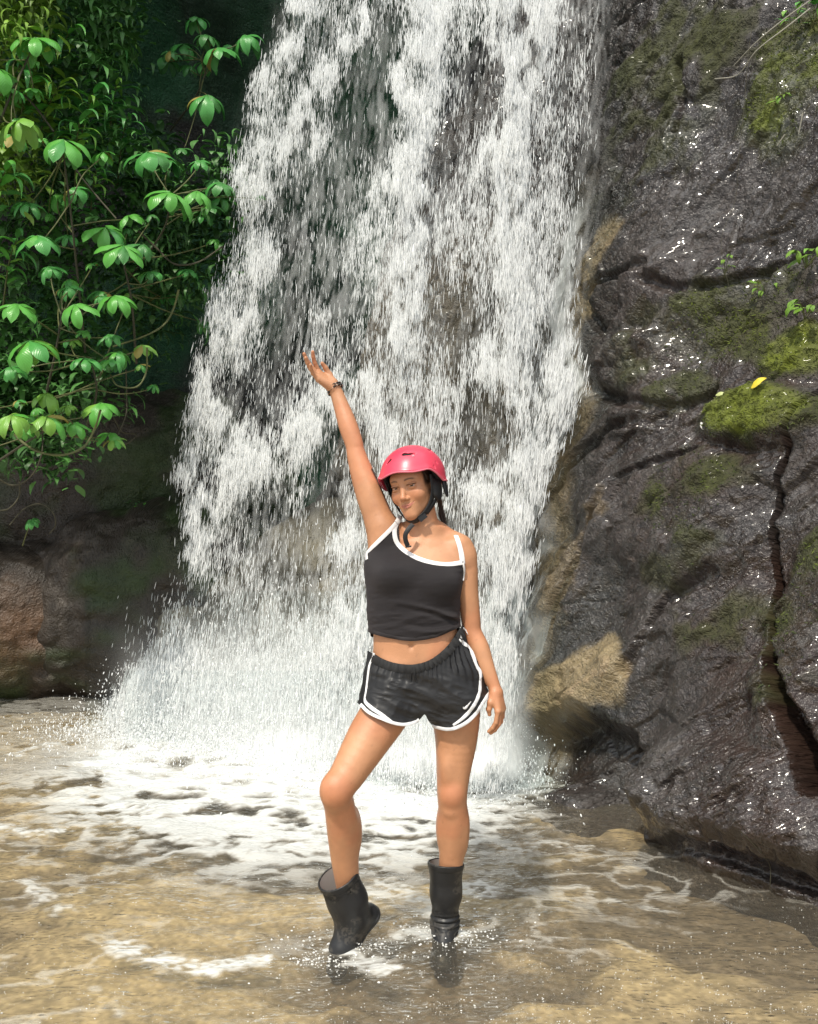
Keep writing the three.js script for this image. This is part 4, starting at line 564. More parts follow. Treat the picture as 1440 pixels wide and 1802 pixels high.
const clav = union(0.012, cone(PP(757, 958, 0.018), PP(806, 957, 0.005), 0.01, 0.013), cone(PP(736, 957, 0.018), PP(690, 946, 0.0), 0.01, 0.012));
// hands: wrist at the origin, fingers along +y, thumb at +x, palm facing +z
function hand(origin, yDir, zDir, curl, spread, thumb, size = 1, mirror = 1) {
  const y = yDir.clone().normalize(), x = V(0, 0, 0).crossVectors(y, zDir).normalize().multiplyScalar(mirror), z = V(0, 0, 0).crossVectors(x, y).multiplyScalar(mirror).normalize();
  const T = (a, b, c) => origin.clone().addScaledVector(x, a * size).addScaledVector(y, b * size).addScaledVector(z, c * size);
  const fs = [], L = [[0.026, 0.082, 0.040, 0.025, 0.021], [0.008, 0.086, 0.044, 0.028, 0.022], [-0.010, 0.083, 0.040, 0.026, 0.021], [-0.026, 0.075, 0.032, 0.020, 0.018]], nails = [];
  L.forEach(([kx, ky, ...seg], i) => {
    let p = [kx, ky, 0], ang = curl[i][0], sp = spread[i]; const c = [T(...p)];
    seg.forEach((l, j) => { ang = j ? ang + curl[i][j] : ang; p = [p[0] + l * Math.sin(sp) * Math.cos(ang), p[1] + l * Math.cos(sp) * Math.cos(ang), p[2] + l * Math.sin(ang)]; c.push(T(...p)); });
    const r = i === 3 ? [0.0085, 0.0074, 0.0068, 0.006] : [0.0098, 0.0086, 0.0078, 0.0068];
    fs.push(union(0.003, ...[0, 1, 2].map((j) => cone(c[j], c[j + 1], r[j] * size, r[j + 1] * size)))); nails.push([c[2], c[3], z.clone().multiplyScalar(-1)]);
  });
  const palm = union(0.016, cone(T(0.014, 0.012, 0), T(0.024, 0.078, 0), 0.0155 * size, 0.0115 * size), cone(T(0.004, 0.01, 0), T(0.007, 0.08, 0), 0.0165 * size, 0.012 * size), cone(T(-0.008, 0.01, 0), T(-0.01, 0.078, 0), 0.0165 * size, 0.0115 * size), cone(T(-0.014, 0.014, 0.002), T(-0.026, 0.07, 0), 0.0155 * size, 0.0105 * size));
  const tp = thumb.map((p) => T(...p)), th = union(0.006, cone(tp[0], tp[1], 0.0165 * size, 0.0125 * size), cone(tp[1], tp[2], 0.0112 * size, 0.0095 * size), cone(tp[2], tp[3], 0.0092 * size, 0.0072 * size));
  const f = (a, b, c) => { let d = palm(a, b, c); d = smin(d, th(a, b, c), 0.009); let e = fs[0](a, b, c); for (let i = 1; i < 4; i++) e = Math.min(e, fs[i](a, b, c)); return smin(d, e, 0.007); };
  return { f: bounded(T(0, 0.085, 0), 0.13, f), c: T(0, 0.085, 0), T };
}
const wristR = PP(589, 683, -0.10);
const handR = hand(wristR, PP(543, 648, -0.07).sub(wristR), V(0.5, 0.66, 0.5), [[0.5, 0.2, 0.12], [0.22, 0.2, 0.15], [0.26, 0.25, 0.15], [0.3, 0.35, 0.25]], [0.1, 0.02, -0.06, -0.18], [[0.014, 0.022, 0.006], [0.034, 0.044, 0.016], [0.04, 0.072, 0.026], [0.038, 0.094, 0.034]], 0.93);
const wristL = PP(872, 1214, 0.03);
const handL = hand(wristL, PP(884, 1262, 0.05).sub(wristL), V(-0.82, -0.05, -0.5), [[0.45, 0.4, 0.25], [0.4, 0.5, 0.3], [0.42, 0.55, 0.35], [0.4, 0.5, 0.35]], [0.05, 0.02, -0.03, -0.1], [[0.014, 0.022, 0.006], [0.03, 0.042, 0.018], [0.032, 0.064, 0.03], [0.026, 0.084, 0.036]], 0.92, -1);
const armR = chain(0.012, [PP(684, 945, -0.035), 0.049], [PP(664, 905, -0.035), 0.051], [PP(645, 855, -0.045), 0.0465], [PP(626, 795, -0.06), 0.0335], [PP(624, 783, -0.062), 0.0325], [PP(613, 750, -0.075), 0.0345], [PP(600, 712, -0.092), 0.028], [PP(590, 685, -0.1), 0.0235], [PP(585, 676, -0.1), 0.022]);
const pecR = union(0.03, cone(PP(672, 930, -0.02), PP(680, 1000, -0.01), 0.045, 0.056), cone(PP(668, 925, -0.05), PP(676, 1015, -0.04), 0.04, 0.05));
const armL = chain(0.015, [PP(806, 966, -0.02), 0.048], [PP(816, 985, -0.016), 0.0465], [PP(823, 1040, -0.015), 0.0385], [PP(829, 1095, -0.02), 0.0345], [PP(831, 1112, -0.02), 0.034], [PP(843, 1140, -0.01), 0.0365], [PP(856, 1175, 0.01), 0.03], [PP(871, 1211, 0.028), 0.0215], [PP(873, 1218, 0.03), 0.0215]);
const legL = chain(0.02, [PP(699, 1195, 0.0), 0.094], [PP(683, 1245, 0.03), 0.086], [PP(650, 1298, 0.075), 0.0775], [PP(612, 1362, 0.145), 0.0605], [PP(594, 1391, 0.17), 0.0545], [PP(598, 1420, 0.13), 0.052], [PP(605, 1462, 0.085), 0.057], [PP(607, 1510, 0.05), 0.0485], [PP(611, 1550, 0.025), 0.042], [PP(616, 1595, 0.0), 0.034]);
const calfs = [ell(PP(622, 1455, 0.05), [0.026, 0.075, 0.04]), ell(PP(778, 1452, -0.035), [0.016, 0.06, 0.03]), ell(PP(815, 1456, -0.03), [0.014, 0.07, 0.03]), ell(PP(624, 1330, 0.15), [0.035, 0.1, 0.03]), ell(PP(787, 1352, 0.04), [0.024, 0.06, 0.03])];
const kneeL = ell(PP(590, 1390, 0.19), [0.045, 0.05, 0.04]);
const legR = chain(0.02, [PP(790, 1195, -0.01), 0.1], [PP(801, 1245, 0.0), 0.089], [PP(803, 1300, 0.0), 0.0745], [PP(798, 1360, 0.005), 0.0595], [PP(796, 1398, 0.01), 0.053], [PP(797, 1425, 0.0), 0.0505], [PP(798, 1460, -0.02), 0.0535], [PP(794, 1518, -0.042), 0.0425], [PP(789, 1550, -0.055), 0.037], [PP(785, 1600, -0.07), 0.03]);
const kneeR = union(0.012, ell(PP(795, 1398, 0.035), [0.037, 0.043, 0.034]), ell(PP(793, 1428, 0.028), [0.02, 0.016, 0.022]));
const torsoC = PP(738, 1090), bTorso = bounded(torsoC, 0.4, torso);
const bArmR = bounded(PP(632, 810, -0.06), 0.33, armR), bArmL = bounded(PP(836, 1090, -0.01), 0.29, armL), bLegL = bounded(PP(640, 1390, 0.08), 0.46, legL), bLegR = bounded(PP(798, 1390, -0.02), 0.46, legR);
const navelCut = ell(navel, [0.0055, 0.011, 0.02]);
const bodyOf = (x, y, z, withHead = true) => {
  let d = bTorso(x, y, z);
  if (y > 1.3) { d = smin(d, neck(x, y, z), 0.03); d = smin(d, traps(x, y, z), 0.03); d = smin(d, clav(x, y, z), 0.022); d = smin(d, pecR(x, y, z), 0.03); if (withHead) d = smin(d, head(x, y, z), 0.014); d = smin(d, bArmR(x, y, z), 0.03); d = smin(d, handR.f(x, y, z), 0.012); }
  if (x > 0.1 && y > 0.6) { d = smin(d, bArmL(x, y, z), mix(0.004, 0.03, sst(1.27, 1.4, y))); d = smin(d, handL.f(x, y, z), 0.012); }
  if (y < 1.1) { let l = smin(bLegL(x, y, z), kneeL(x, y, z), 0.03), r = smin(bLegR(x, y, z), kneeR(x, y, z), 0.018); l = smin(l, calfs[0](x, y, z), 0.03); r = smin(r, calfs[1](x, y, z), 0.03); r = smin(r, calfs[2](x, y, z), 0.03); r = smin(r, calfs[4](x, y, z), 0.02); d = smin(d, smin(l, r, 0.012), 0.04); d = smax(d, -navelCut(x, y, z), 0.012); }
  return d;
};
const body = (x, y, z) => bodyOf(x, y, z);
const person = thing('person', 'person in pink helmet, black cropped top and shorts standing in the pool, one arm raised', 'person');
const skinMat = new THREE.MeshPhysicalMaterial({ vertexColors: true, roughness: 0.37, side: THREE.DoubleSide, bumpMap: tex(512, 512, (u, v) => 0.5 * hash3(Math.floor(u * 512), Math.floor(v * 512), 3) + 0.5 * fbm(u * 90, v * 90, 0, 2)), bumpScale: 0.0007 });
const SK = [0.56, 0.275, 0.145];
function skinColour(x, y, z) {
  let k = 0.8 + 0.26 * fbm(x * 16, y * 16, z * 16 + 0.01, 4) + 0.14 * fbm(x * 70, y * 70, z * 70 + 0.01, 2), r = 0.7 * sst(0.5, 0.7, fbm(x * 9 + 4, y * 9, z * 9 + 0.01, 3)); { const q = vn(x * 110, y * 110, z * 110 + 0.01); if (q > 0.93) k *= 0.86; }
  for (const [c, rad] of skinRed) { const d = Math.hypot(x - c.x, y - c.y, z - c.z); r = Math.max(r, sst(rad, rad * 0.3, d)); }
  let c = [SK[0] * k, SK[1] * k * (1 - 0.14 * r), SK[2] * k * (1 - 0.16 * r)];
  hv.set(x, y, z).applyMatrix4(HEADI);
  if (hv.length() < 0.16) {
    const { x: a, y: b, z: e } = hv;
    if (e > 0.05) {
      const my = -0.0685 + 11 * a * a + 0.07 * a, lip = sst(0.0285, 0.024, Math.abs(a - 0.002)) * sst(0.0085 * (1 - (a / 0.03) ** 2), 0.0055 * (1 - (a / 0.03) ** 2), Math.abs(b - my + 0.0005)); c = [mix(c[0], 0.5, lip * 0.8), mix(c[1], 0.16, lip * 0.8), mix(c[2], 0.13, lip * 0.8)];
      for (const s of [1, -1]) { const bx = a * s, by = b - (0.0195 + 0.004 * Math.sin((bx - 0.012) / 0.036 * 3.1)), m = sst(0.0042, 0.0016, Math.abs(by)) * sst(0.011, 0.016, bx) * sst(0.05, 0.04, bx); c = c.map((q, i) => mix(q, [0.07, 0.035, 0.02][i], 0.85 * m)); 
        const lx = (bx - 0.031) / 0.0155, ly = b - (0.0024 + 0.002 * (1 - lx * lx)), lm = sst(0.0026, 0.001, Math.abs(ly)) * sst(1.12, 0.9, Math.abs(lx)); c = c.map((q, i) => mix(q, [0.03, 0.016, 0.012][i], 0.9 * lm)); }
    }
    const hair = Math.max(sst(0.062, 0.068, b - 0.02 * sst(0.02, 0.07, Math.abs(a))), sst(0.045, 0.03, e) * sst(-0.03, 0.0, b)); c = c.map((q, i) => mix(q, [0.035, 0.018, 0.011][i], hair));
  }
  return c;
}
const skinRed = [[PP(592, 1392, 0.22), 0.09], [PP(795, 1400, 0.06), 0.07], [hp(-0.035, -0.035, 0.07), 0.035], [hp(0.035, -0.035, 0.07), 0.035], [hp(0, -0.04, 0.1), 0.02], [PP(882, 1275, 0.04), 0.05], [PP(540, 635, -0.08), 0.05], [PP(628, 785, -0.05), 0.035]];
{
  const cutY = hp(0, -0.125, 0).y - 0.012, hl = hp(0, 0, 0), inHead = (x, y, z) => y > cutY && Math.hypot(x - hl.x, y - hl.y, z - hl.z) < 0.19;
  const hr = handR.c, hlft = handL.c, planeR = (x, y, z) => (x - wristR.x) * hd.x + (y - wristR.y) * hd.y + (z - wristR.z) * hd.z, hd = PP(543, 648, -0.07).sub(wristR).normalize(), planeL = (x, y, z) => (x - wristL.x) * hd2.x + (y - wristL.y) * hd2.y + (z - wristL.z) * hd2.z, hd2 = PP(884, 1262, 0.05).sub(wristL).normalize();
  const headMask = (x, y, z) => Math.hypot(x - hl.x, y - hl.y, z - hl.z) - 0.165;                    // inside: the fine head grid
  const g0 = surfaceNets(body, [-0.33, 0.17, -3.66], [0.36, 2.1, -3.08], 0.0075);
  const sphR = (x, y, z) => Math.hypot(x - hr.x, y - hr.y, z - hr.z) - 0.12, sphL = (x, y, z) => Math.hypot(x - hlft.x, y - hlft.y, z - hlft.z) - 0.12;
  let b0 = clipMesh(g0, (x, y, z) => -headMask(x, y, z)); b0 = clipMesh(b0, (x, y, z) => Math.min(planeR(x, y, z), -sphR(x, y, z))); b0 = clipMesh(b0, (x, y, z) => Math.min(planeL(x, y, z), -sphL(x, y, z)));
  const gh = clipMesh(surfaceNets(body, [hl.x - 0.17, hl.y - 0.17, hl.z - 0.17], [hl.x + 0.17, hl.y + 0.17, hl.z + 0.17], 0.0026), headMask);
  const box = (c) => [[c.x - 0.126, c.y - 0.126, c.z - 0.126], [c.x + 0.126, c.y + 0.126, c.z + 0.126]];
  const fine = (c, pl, sp) => clipMesh(clipMesh(surfaceNets(body, ...box(c), 0.0028), (x, y, z) => -pl(x, y, z)), sp), g1 = fine(hr, planeR, sphR), g2 = fine(hlft, planeL, sphL);
  const g = mergeGeometries([b0, gh, g1, g2].map((q, i) => { q = compact(sdfNormals(q, body, i ? 0.0015 : 0.006)); for (const k of Object.keys(q.attributes)) if (k !== 'position' && k !== 'normal') q.deleteAttribute(k); return q; }));
  { const P = g.attributes.position, U = new Float32Array(P.count * 2); for (let i = 0; i < P.count; i++) { U[2 * i] = (P.getX(i) + 0.8 * P.getZ(i)) * 5; U[2 * i + 1] = P.getY(i) * 5; } g.setAttribute('uv', new THREE.BufferAttribute(U, 2)); }
  part(person, 'body', vcolor(g, skinColour), skinMat);
}
// eyes
{
  const white = std([0.62, 0.56, 0.52], 0.12), iris = std([0.05, 0.032, 0.02], 0.1);
  for (const s of [1, -1]) {
    const e = part(person, 'eye', new THREE.SphereGeometry(0.0112, 24, 16), white); e.position.copy(hp(s * 0.031, -0.001, 0.0705)); e.quaternion.setFromRotationMatrix(HEAD);
    const i = part(e, 'iris', new THREE.SphereGeometry(0.0062, 16, 12).scale(1, 1, 0.45), iris); i.position.set(0.0022, 0.0004, 0.0093);
  }
}
// sheets that follow a surface, seen from the front
function onSurf(f, px, py, dz0 = 0.35, lift = 0) {
  const dir = V((px - CX) / F, -(py - CY) / F, -1), p = dir.clone().multiplyScalar(DP - dz0); p.y += CAMY; const st = dir.clone().normalize(); let best = null, bd = 1e9;
  for (let i = 0; i < 160; i++) { const d = f(p.x, p.y, p.z); if (d < bd) { bd = d; best = p.clone(); } if (d < 0.0004 || -p.z > DP + 0.4) break; p.addScaledVector(st, Math.max(d * 0.6, 0.0008)); }
  if (bd < 0.0008) best = p; const e = 0.002, n = V(f(best.x + e, best.y, best.z) - f(best.x - e, best.y, best.z), f(best.x, best.y + e, best.z) - f(best.x, best.y - e, best.z), f(best.x, best.y, best.z + e) - f(best.x, best.y, best.z - e)).normalize();
  return { p: best.addScaledVector(n, lift - bd), n };
}
function smoothPts(pts, n) { const c = new THREE.CatmullRomCurve3(pts.map((p) => V(p[0], p[1], 0)), false, 'centripetal'); return c.getSpacedPoints(n).map((p) => [p.x, p.y]); }
function ribbonGeo(P, N, w, th = 0.002) {                          // a flat band along points P with outward normals N
  const n = P.length, pos = [], idx = [], W = typeof w === 'function' ? w : () => w;
  for (let i = 0; i < n; i++) {
    const t = P[Math.min(n - 1, i + 1)].clone().sub(P[Math.max(0, i - 1)]).normalize(), s = V(0, 0, 0).crossVectors(N[i], t).normalize(), h = W(i / (n - 1)) / 2;
    for (const [a, b] of [[-h, -th], [-h * 0.96, th * 0.6], [0, th], [h * 0.96, th * 0.6], [h, -th]]) { const q = P[i].clone().addScaledVector(s, a).addScaledVector(N[i], b); pos.push(q.x, q.y, q.z); }
  }
  for (let i = 0; i + 1 < n; i++) for (let j = 0; j < 4; j++) { const a = i * 5 + j, b = a + 5; idx.push(a, b, a + 1, a + 1, b, b + 1); }
  const g = new THREE.BufferGeometry(); g.setAttribute('position', new THREE.Float32BufferAttribute(pos, 3)); g.setIndex(idx); g.computeVertexNormals(); return g;
}
function ribbonOn(f, pts, w, lift = 0.002, n = 60, th = 0.0012) { const q = smoothPts(pts, n).map((p) => onSurf(f, p[0], p[1], 0.35, lift)); return ribbonGeo(q.map((a) => a.p), q.map((a) => a.n), w, th); }
const curveY = (pts) => { const q = smoothPts(pts, 200); return (px) => { if (px <= q[0][0]) return q[0][1]; for (let i = 0; i + 1 < q.length; i++) if (px <= q[i + 1][0]) return mix(q[i][1], q[i + 1][1], (px - q[i][0]) / (q[i + 1][0] - q[i][0] || 1)); return q[q.length - 1][1]; }; };
// cropped top
const shoulderF = (x, y, z) => Math.min(bodyOf(x, y, z, false), topF(x, y, z));
const HEM = [[640, 1108], [655, 1115], [690, 1124], [728, 1128], [770, 1121], [800, 1108], [830, 1095]], NECKL = [[702, 914], [694, 934], [698, 950], [710, 966], [732, 980], [760, 989], [790, 992], [812, 989], [824, 984]], ARMH = [[638, 978], [648, 970], [665, 953], [685, 933], [704, 911]];
const topF = (x, y, z) => {
  let d = smin(torso(x, y, z), pecR(x, y, z), 0.03);
  if (y > 1.35 && x < 0.05) { d = smin(d, neck(x, y, z), 0.03); d = smin(d, traps(x, y, z), 0.03); d = smin(d, clav(x, y, z), 0.022); d = smin(d, bArmR(x, y, z), 0.03); }
  const [px, py] = toPx(x, y, z), b = (px - 730) / 80, e = sst(1035, 1100, py), eb = sst(1.02, 0.78, b);
  const skin = d; d -= 0.006 + 0.003 * e;
  if (z > -3.42) { // creases drawn towards the hip on the right, looser cloth over the waist
    const f1 = py - (1066 + 16 * b + 9 * b * b), f2 = py - (1083 - 6 * b + 12 * Math.abs(b - 0.2)), f3 = py - (1098 + 14 * Math.cos(b * 1.7 - 0.4)), r = sst(-0.5, 0.55, b);
    d -= eb * (0.006 * Math.exp(-f1 * f1 / 20) * sst(-1, 0.6, b) + 0.009 * Math.exp(-f3 * f3 / 34) * sst(-0.35, 0.35, b) + 0.004 * Math.exp(-f2 * f2 / 16) * r);
    d += eb * (0.006 * Math.exp(-((f1 - 8) ** 2) / 26) * r + 0.008 * Math.exp(-((f3 + 9) ** 2) / 24) * r);
    d -= 0.006 * (fbm(px * 0.03 + py * 0.012, py * 0.11, 0.3, 3) - 0.5) * (0.4 + e);
  }
  return Math.min(d, skin - 0.0045);
};
{
  const hem = curveY(HEM), nk = curveY(NECKL), ah = curveY(ARMH);
  const g0 = surfaceNets(topF, [-0.22, 1.0, -3.58], [0.24, 1.53, -3.2], 0.005);
  let g = clipMesh(g0, (x, y, z) => { const [px, py] = toPx(x, y, z); return py - hem(px) - (z < -3.42 ? 6 : 0); });
  g = clipMesh(g, (x, y, z) => { const [px, py] = toPx(x, y, z); return z < -3.43 ? 968 - py : nk(px) - py; });
  g = clipMesh(g, (x, y, z) => { const [px, py] = toPx(x, y, z); return px < 704 ? ah(px) - py : -1; });
  g = clipMesh(g, (x, y, z) => { const [px, py] = toPx(x, y, z); return py < 1015 ? px - 815 - 4 * sst(985, 1000, py) : -1; });
  const rib = tex(512, 64, (u) => 0.5 + 0.5 * Math.sin(u * 64 * 6.2832));
  g = thicken(g, 0.006); const P = g.attributes.position, U = new Float32Array(P.count * 2); for (let i = 0; i < P.count; i++) { U[2 * i] = P.getX(i) / 0.2; U[2 * i + 1] = P.getY(i) / 0.2; } g.setAttribute('uv', new THREE.BufferAttribute(U, 2));
  const cloth = std([0.019, 0.0155, 0.0175], 0.72, { sheen: 0.3, sheenRoughness: 0.6, sheenColor: new THREE.Color(0.35, 0.3, 0.33), bumpMap: rib, bumpScale: 0.0014 });
  const top = part(person, 'cropped_top', g, cloth), trim = std([0.82, 0.8, 0.8], 0.7);
  part(top, 'neckline_trim', ribbonOn(shoulderF, [[703, 914], [695, 930], [697, 951], [709, 966.5], [732, 981], [760, 990], [790, 993], [813, 990]], 0.0165, 0.0012), trim);
  part(top, 'armhole_trim', ribbonOn(shoulderF, [[646, 985], [646, 974], [652, 967], [668, 951], [687, 932], [707, 909]], 0.0145, 0.0018), trim);
  const skinTop = (x, y, z) => body(x, y, z);
  const st = smoothPts([[814, 992], [812, 975], [808, 958], [803, 944]], 16).map((p) => onSurf(skinTop, p[0], p[1], 0.35, 0.003)), ov = [PP(800, 939, -0.045), PP(797, 944, -0.08), PP(792, 960, -0.105)];
  part(top, 'shoulder_strap', ribbonGeo([...st.map((a) => a.p), ...ov], [...st.map((a) => a.n), V(0.25, 0.95, 0.1), V(0.1, 0.7, -0.7), V(0, 0.2, -1)], (t) => 0.019 - 0.004 * t, 0.002), trim);
  const aL = smoothPts([[815, 990], [817, 1004], [815, 1022]], 10).map((p) => onSurf(topF, p[0], p[1], 0.3, 0.002)); part(top, 'armhole_trim', ribbonGeo(aL.map((a) => a.p), aL.map((a) => a.n), 0.007, 0.002), trim);
  const sR = smoothPts([[697, 921], [704, 911], [712, 902], [716, 896]], 10).map((p) => onSurf(shoulderF, p[0], p[1], 0.3, 0.004)); part(top, 'shoulder_strap', ribbonGeo(sR.map((a) => a.p), sR.map((a) => a.n), 0.018, 0.002), trim);
  part(top, 'hem', ribbonOn(topF, HEM.slice(1, 6).map(([a, b]) => [a, b - 3]), 0.012, 0.0004, 60, 0.001), cloth);
}
// shorts
const shortLoft = loft([[1095, 664, 812, 0.083, 0.006], [1130, 656, 822, 0.093, 0.004], [1155, 651, 833, 0.103, 0.0], [1180, 648, 844, 0.11, -0.004], [1205, 646, 853, 0.114, -0.008], [1235, 645, 858, 0.112, -0.008], [1255, 660, 850, 0.1, -0.008]]);
const shLegL = cone(PP(692, 1190, -0.005), PP(684, 1285, 0.035), 0.093, 0.108), shLegR = cone(PP(797, 1180, -0.01), PP(816, 1282, 0.0), 0.095, 0.107);
const shortsF = (x, y, z) => {
  let d = smin(shortLoft(x, y, z), Math.min(shLegL(x, y, z), shLegR(x, y, z)), 0.025); const [px, py] = toPx(x, y, z);
  d = smin(d, Math.min(bLegL(x, y, z), bLegR(x, y, z)) - 0.014, 0.012); d = smin(d, bTorso(x, y, z) - 0.008, 0.01);
  const gath = sst(1215, 1165, py), a = Math.atan2(x - 0.06, z + 3.4);
  d -= 0.0035 * gath * Math.sin(a * 46 + 3 * fbm(px * 0.02, py * 0.02)) * sst(0.2, 0.6, fbm(a * 5, py * 0.03, 0.2, 2));
  const q = px + py * 0.55, f = fbm(px * 0.022 + 3, py * 0.045 - px * 0.014, 0.5, 3); d -= 0.022 * (ridge(px * 0.012 + py * 0.006, py * 0.03 - px * 0.011, 0.4, 3) - 0.55) * sst(1165, 1200, py);
  return d;
};
{
  const WB = [[640, 1142], [655, 1150], [672, 1160], [698, 1168], [728, 1170], [758, 1162], [785, 1143], [803, 1122], [816, 1102], [824, 1092]];
  const HL = [[620, 1228], [633, 1240], [650, 1255], [680, 1270], [708, 1277], [733, 1271], [748, 1256]], HR = [[748, 1256], [756, 1271], [768, 1281], [793, 1285], [820, 1274], [840, 1256], [853, 1238], [867, 1217], [880, 1200]];
  const wb = curveY(WB), h1 = curveY(HL), h2 = curveY(HR);
  const hemf = (px) => px < 748 ? h1(px) : h2(px);
  let g = surfaceNets(shortsF, [-0.26, 0.7, -3.6], [0.34, 1.16, -3.2], 0.005);
  g = clipMesh(g, (x, y, z) => { const [px, py] = toPx(x, y, z); return wb(px) - py; });
  g = clipMesh(g, (x, y, z) => { const [px, py] = toPx(x, y, z); return py - hemf(px); });
  g = thicken(g, 0.004);
  const nylon = std([0.014, 0.014, 0.0155], 0.48, { sheen: 0.08, sheenRoughness: 0.4, sheenColor: new THREE.Color(0.4, 0.4, 0.42) }), trim = std([0.82, 0.82, 0.83], 0.6);
  const sh = part(person, 'shorts', g, nylon);
  part(sh, 'waistband', ribbonOn(shortsF, WB.slice(1, 9).map(([a, b]) => [a, b + 7]), 0.03, 0.001, 80, 0.003), std([0.014, 0.014, 0.015], 0.75));
  part(sh, 'hem_trim', ribbonOn(shortsF, [[635, 1240], [650, 1254], [680, 1268], [708, 1275], [730, 1271], [738, 1266]], 0.011, 0.002), trim);
  part(sh, 'hem_trim', ribbonOn(shortsF, [[762, 1277], [770, 1280], [793, 1283], [820, 1272], [838, 1255], [849, 1238], [861, 1219]], 0.012, 0.002), trim);
  part(sh, 'side_trim', ribbonOn(shortsF, [[808, 1119], [814, 1130], [826, 1140], [833, 1155], [838, 1171], [845, 1183], [845, 1200], [844, 1217], [838, 1234], [826, 1252], [812, 1266], [798, 1276]], (t) => 0.0125 - 0.004 * sst(0.8, 1, t), 0.002, 90), trim);
  part(sh, 'side_trim', ribbonOn(shortsF, [[815, 1105], [822, 1112], [830, 1122], [837, 1137], [845, 1160], [851, 1183], [857, 1205]], 0.006, 0.002, 60), trim);
  part(sh, 'side_trim', ribbonOn(shortsF, [[659, 1149], [656, 1158], [651, 1170], [648, 1190], [645, 1215], [643, 1234], [652, 1244], [672, 1258], [690, 1270]], (t) => 0.0075 + 0.005 * sst(0.5, 0.7, t) - 0.005 * sst(0.85, 1, t), 0.002, 80), trim);
  for (const dx of [-2.5, 3]) part(sh, 'drawstring', tube(smoothPts([[728 + dx * 0.4, 1174], [727 + dx, 1183], [726.5 + dx * 1.3, 1192], [728 + dx * 2, 1200]], 12).map((p) => onSurf(shortsF, p[0], p[1], 0.35, 0.003).p), 0.0022, 14, 6), nylon);
  // curved tick on the front of the left leg
  const mid = smoothPts([[815.4, 1243.2], [815.6, 1246], [818, 1246.4], [822.5, 1242.2], [829, 1234]], 30).map((p) => onSurf(shortsF, p[0], p[1], 0.35, 0.0018));
  part(sh, 'logo', ribbonGeo(mid.map((a) => a.p), mid.map((a) => a.n), (t) => 0.0012 + 0.0075 * sst(0, 0.3, t) * sst(1, 0.3, t), 0.0012), std([0.75, 0.75, 0.76], 0.5));
}
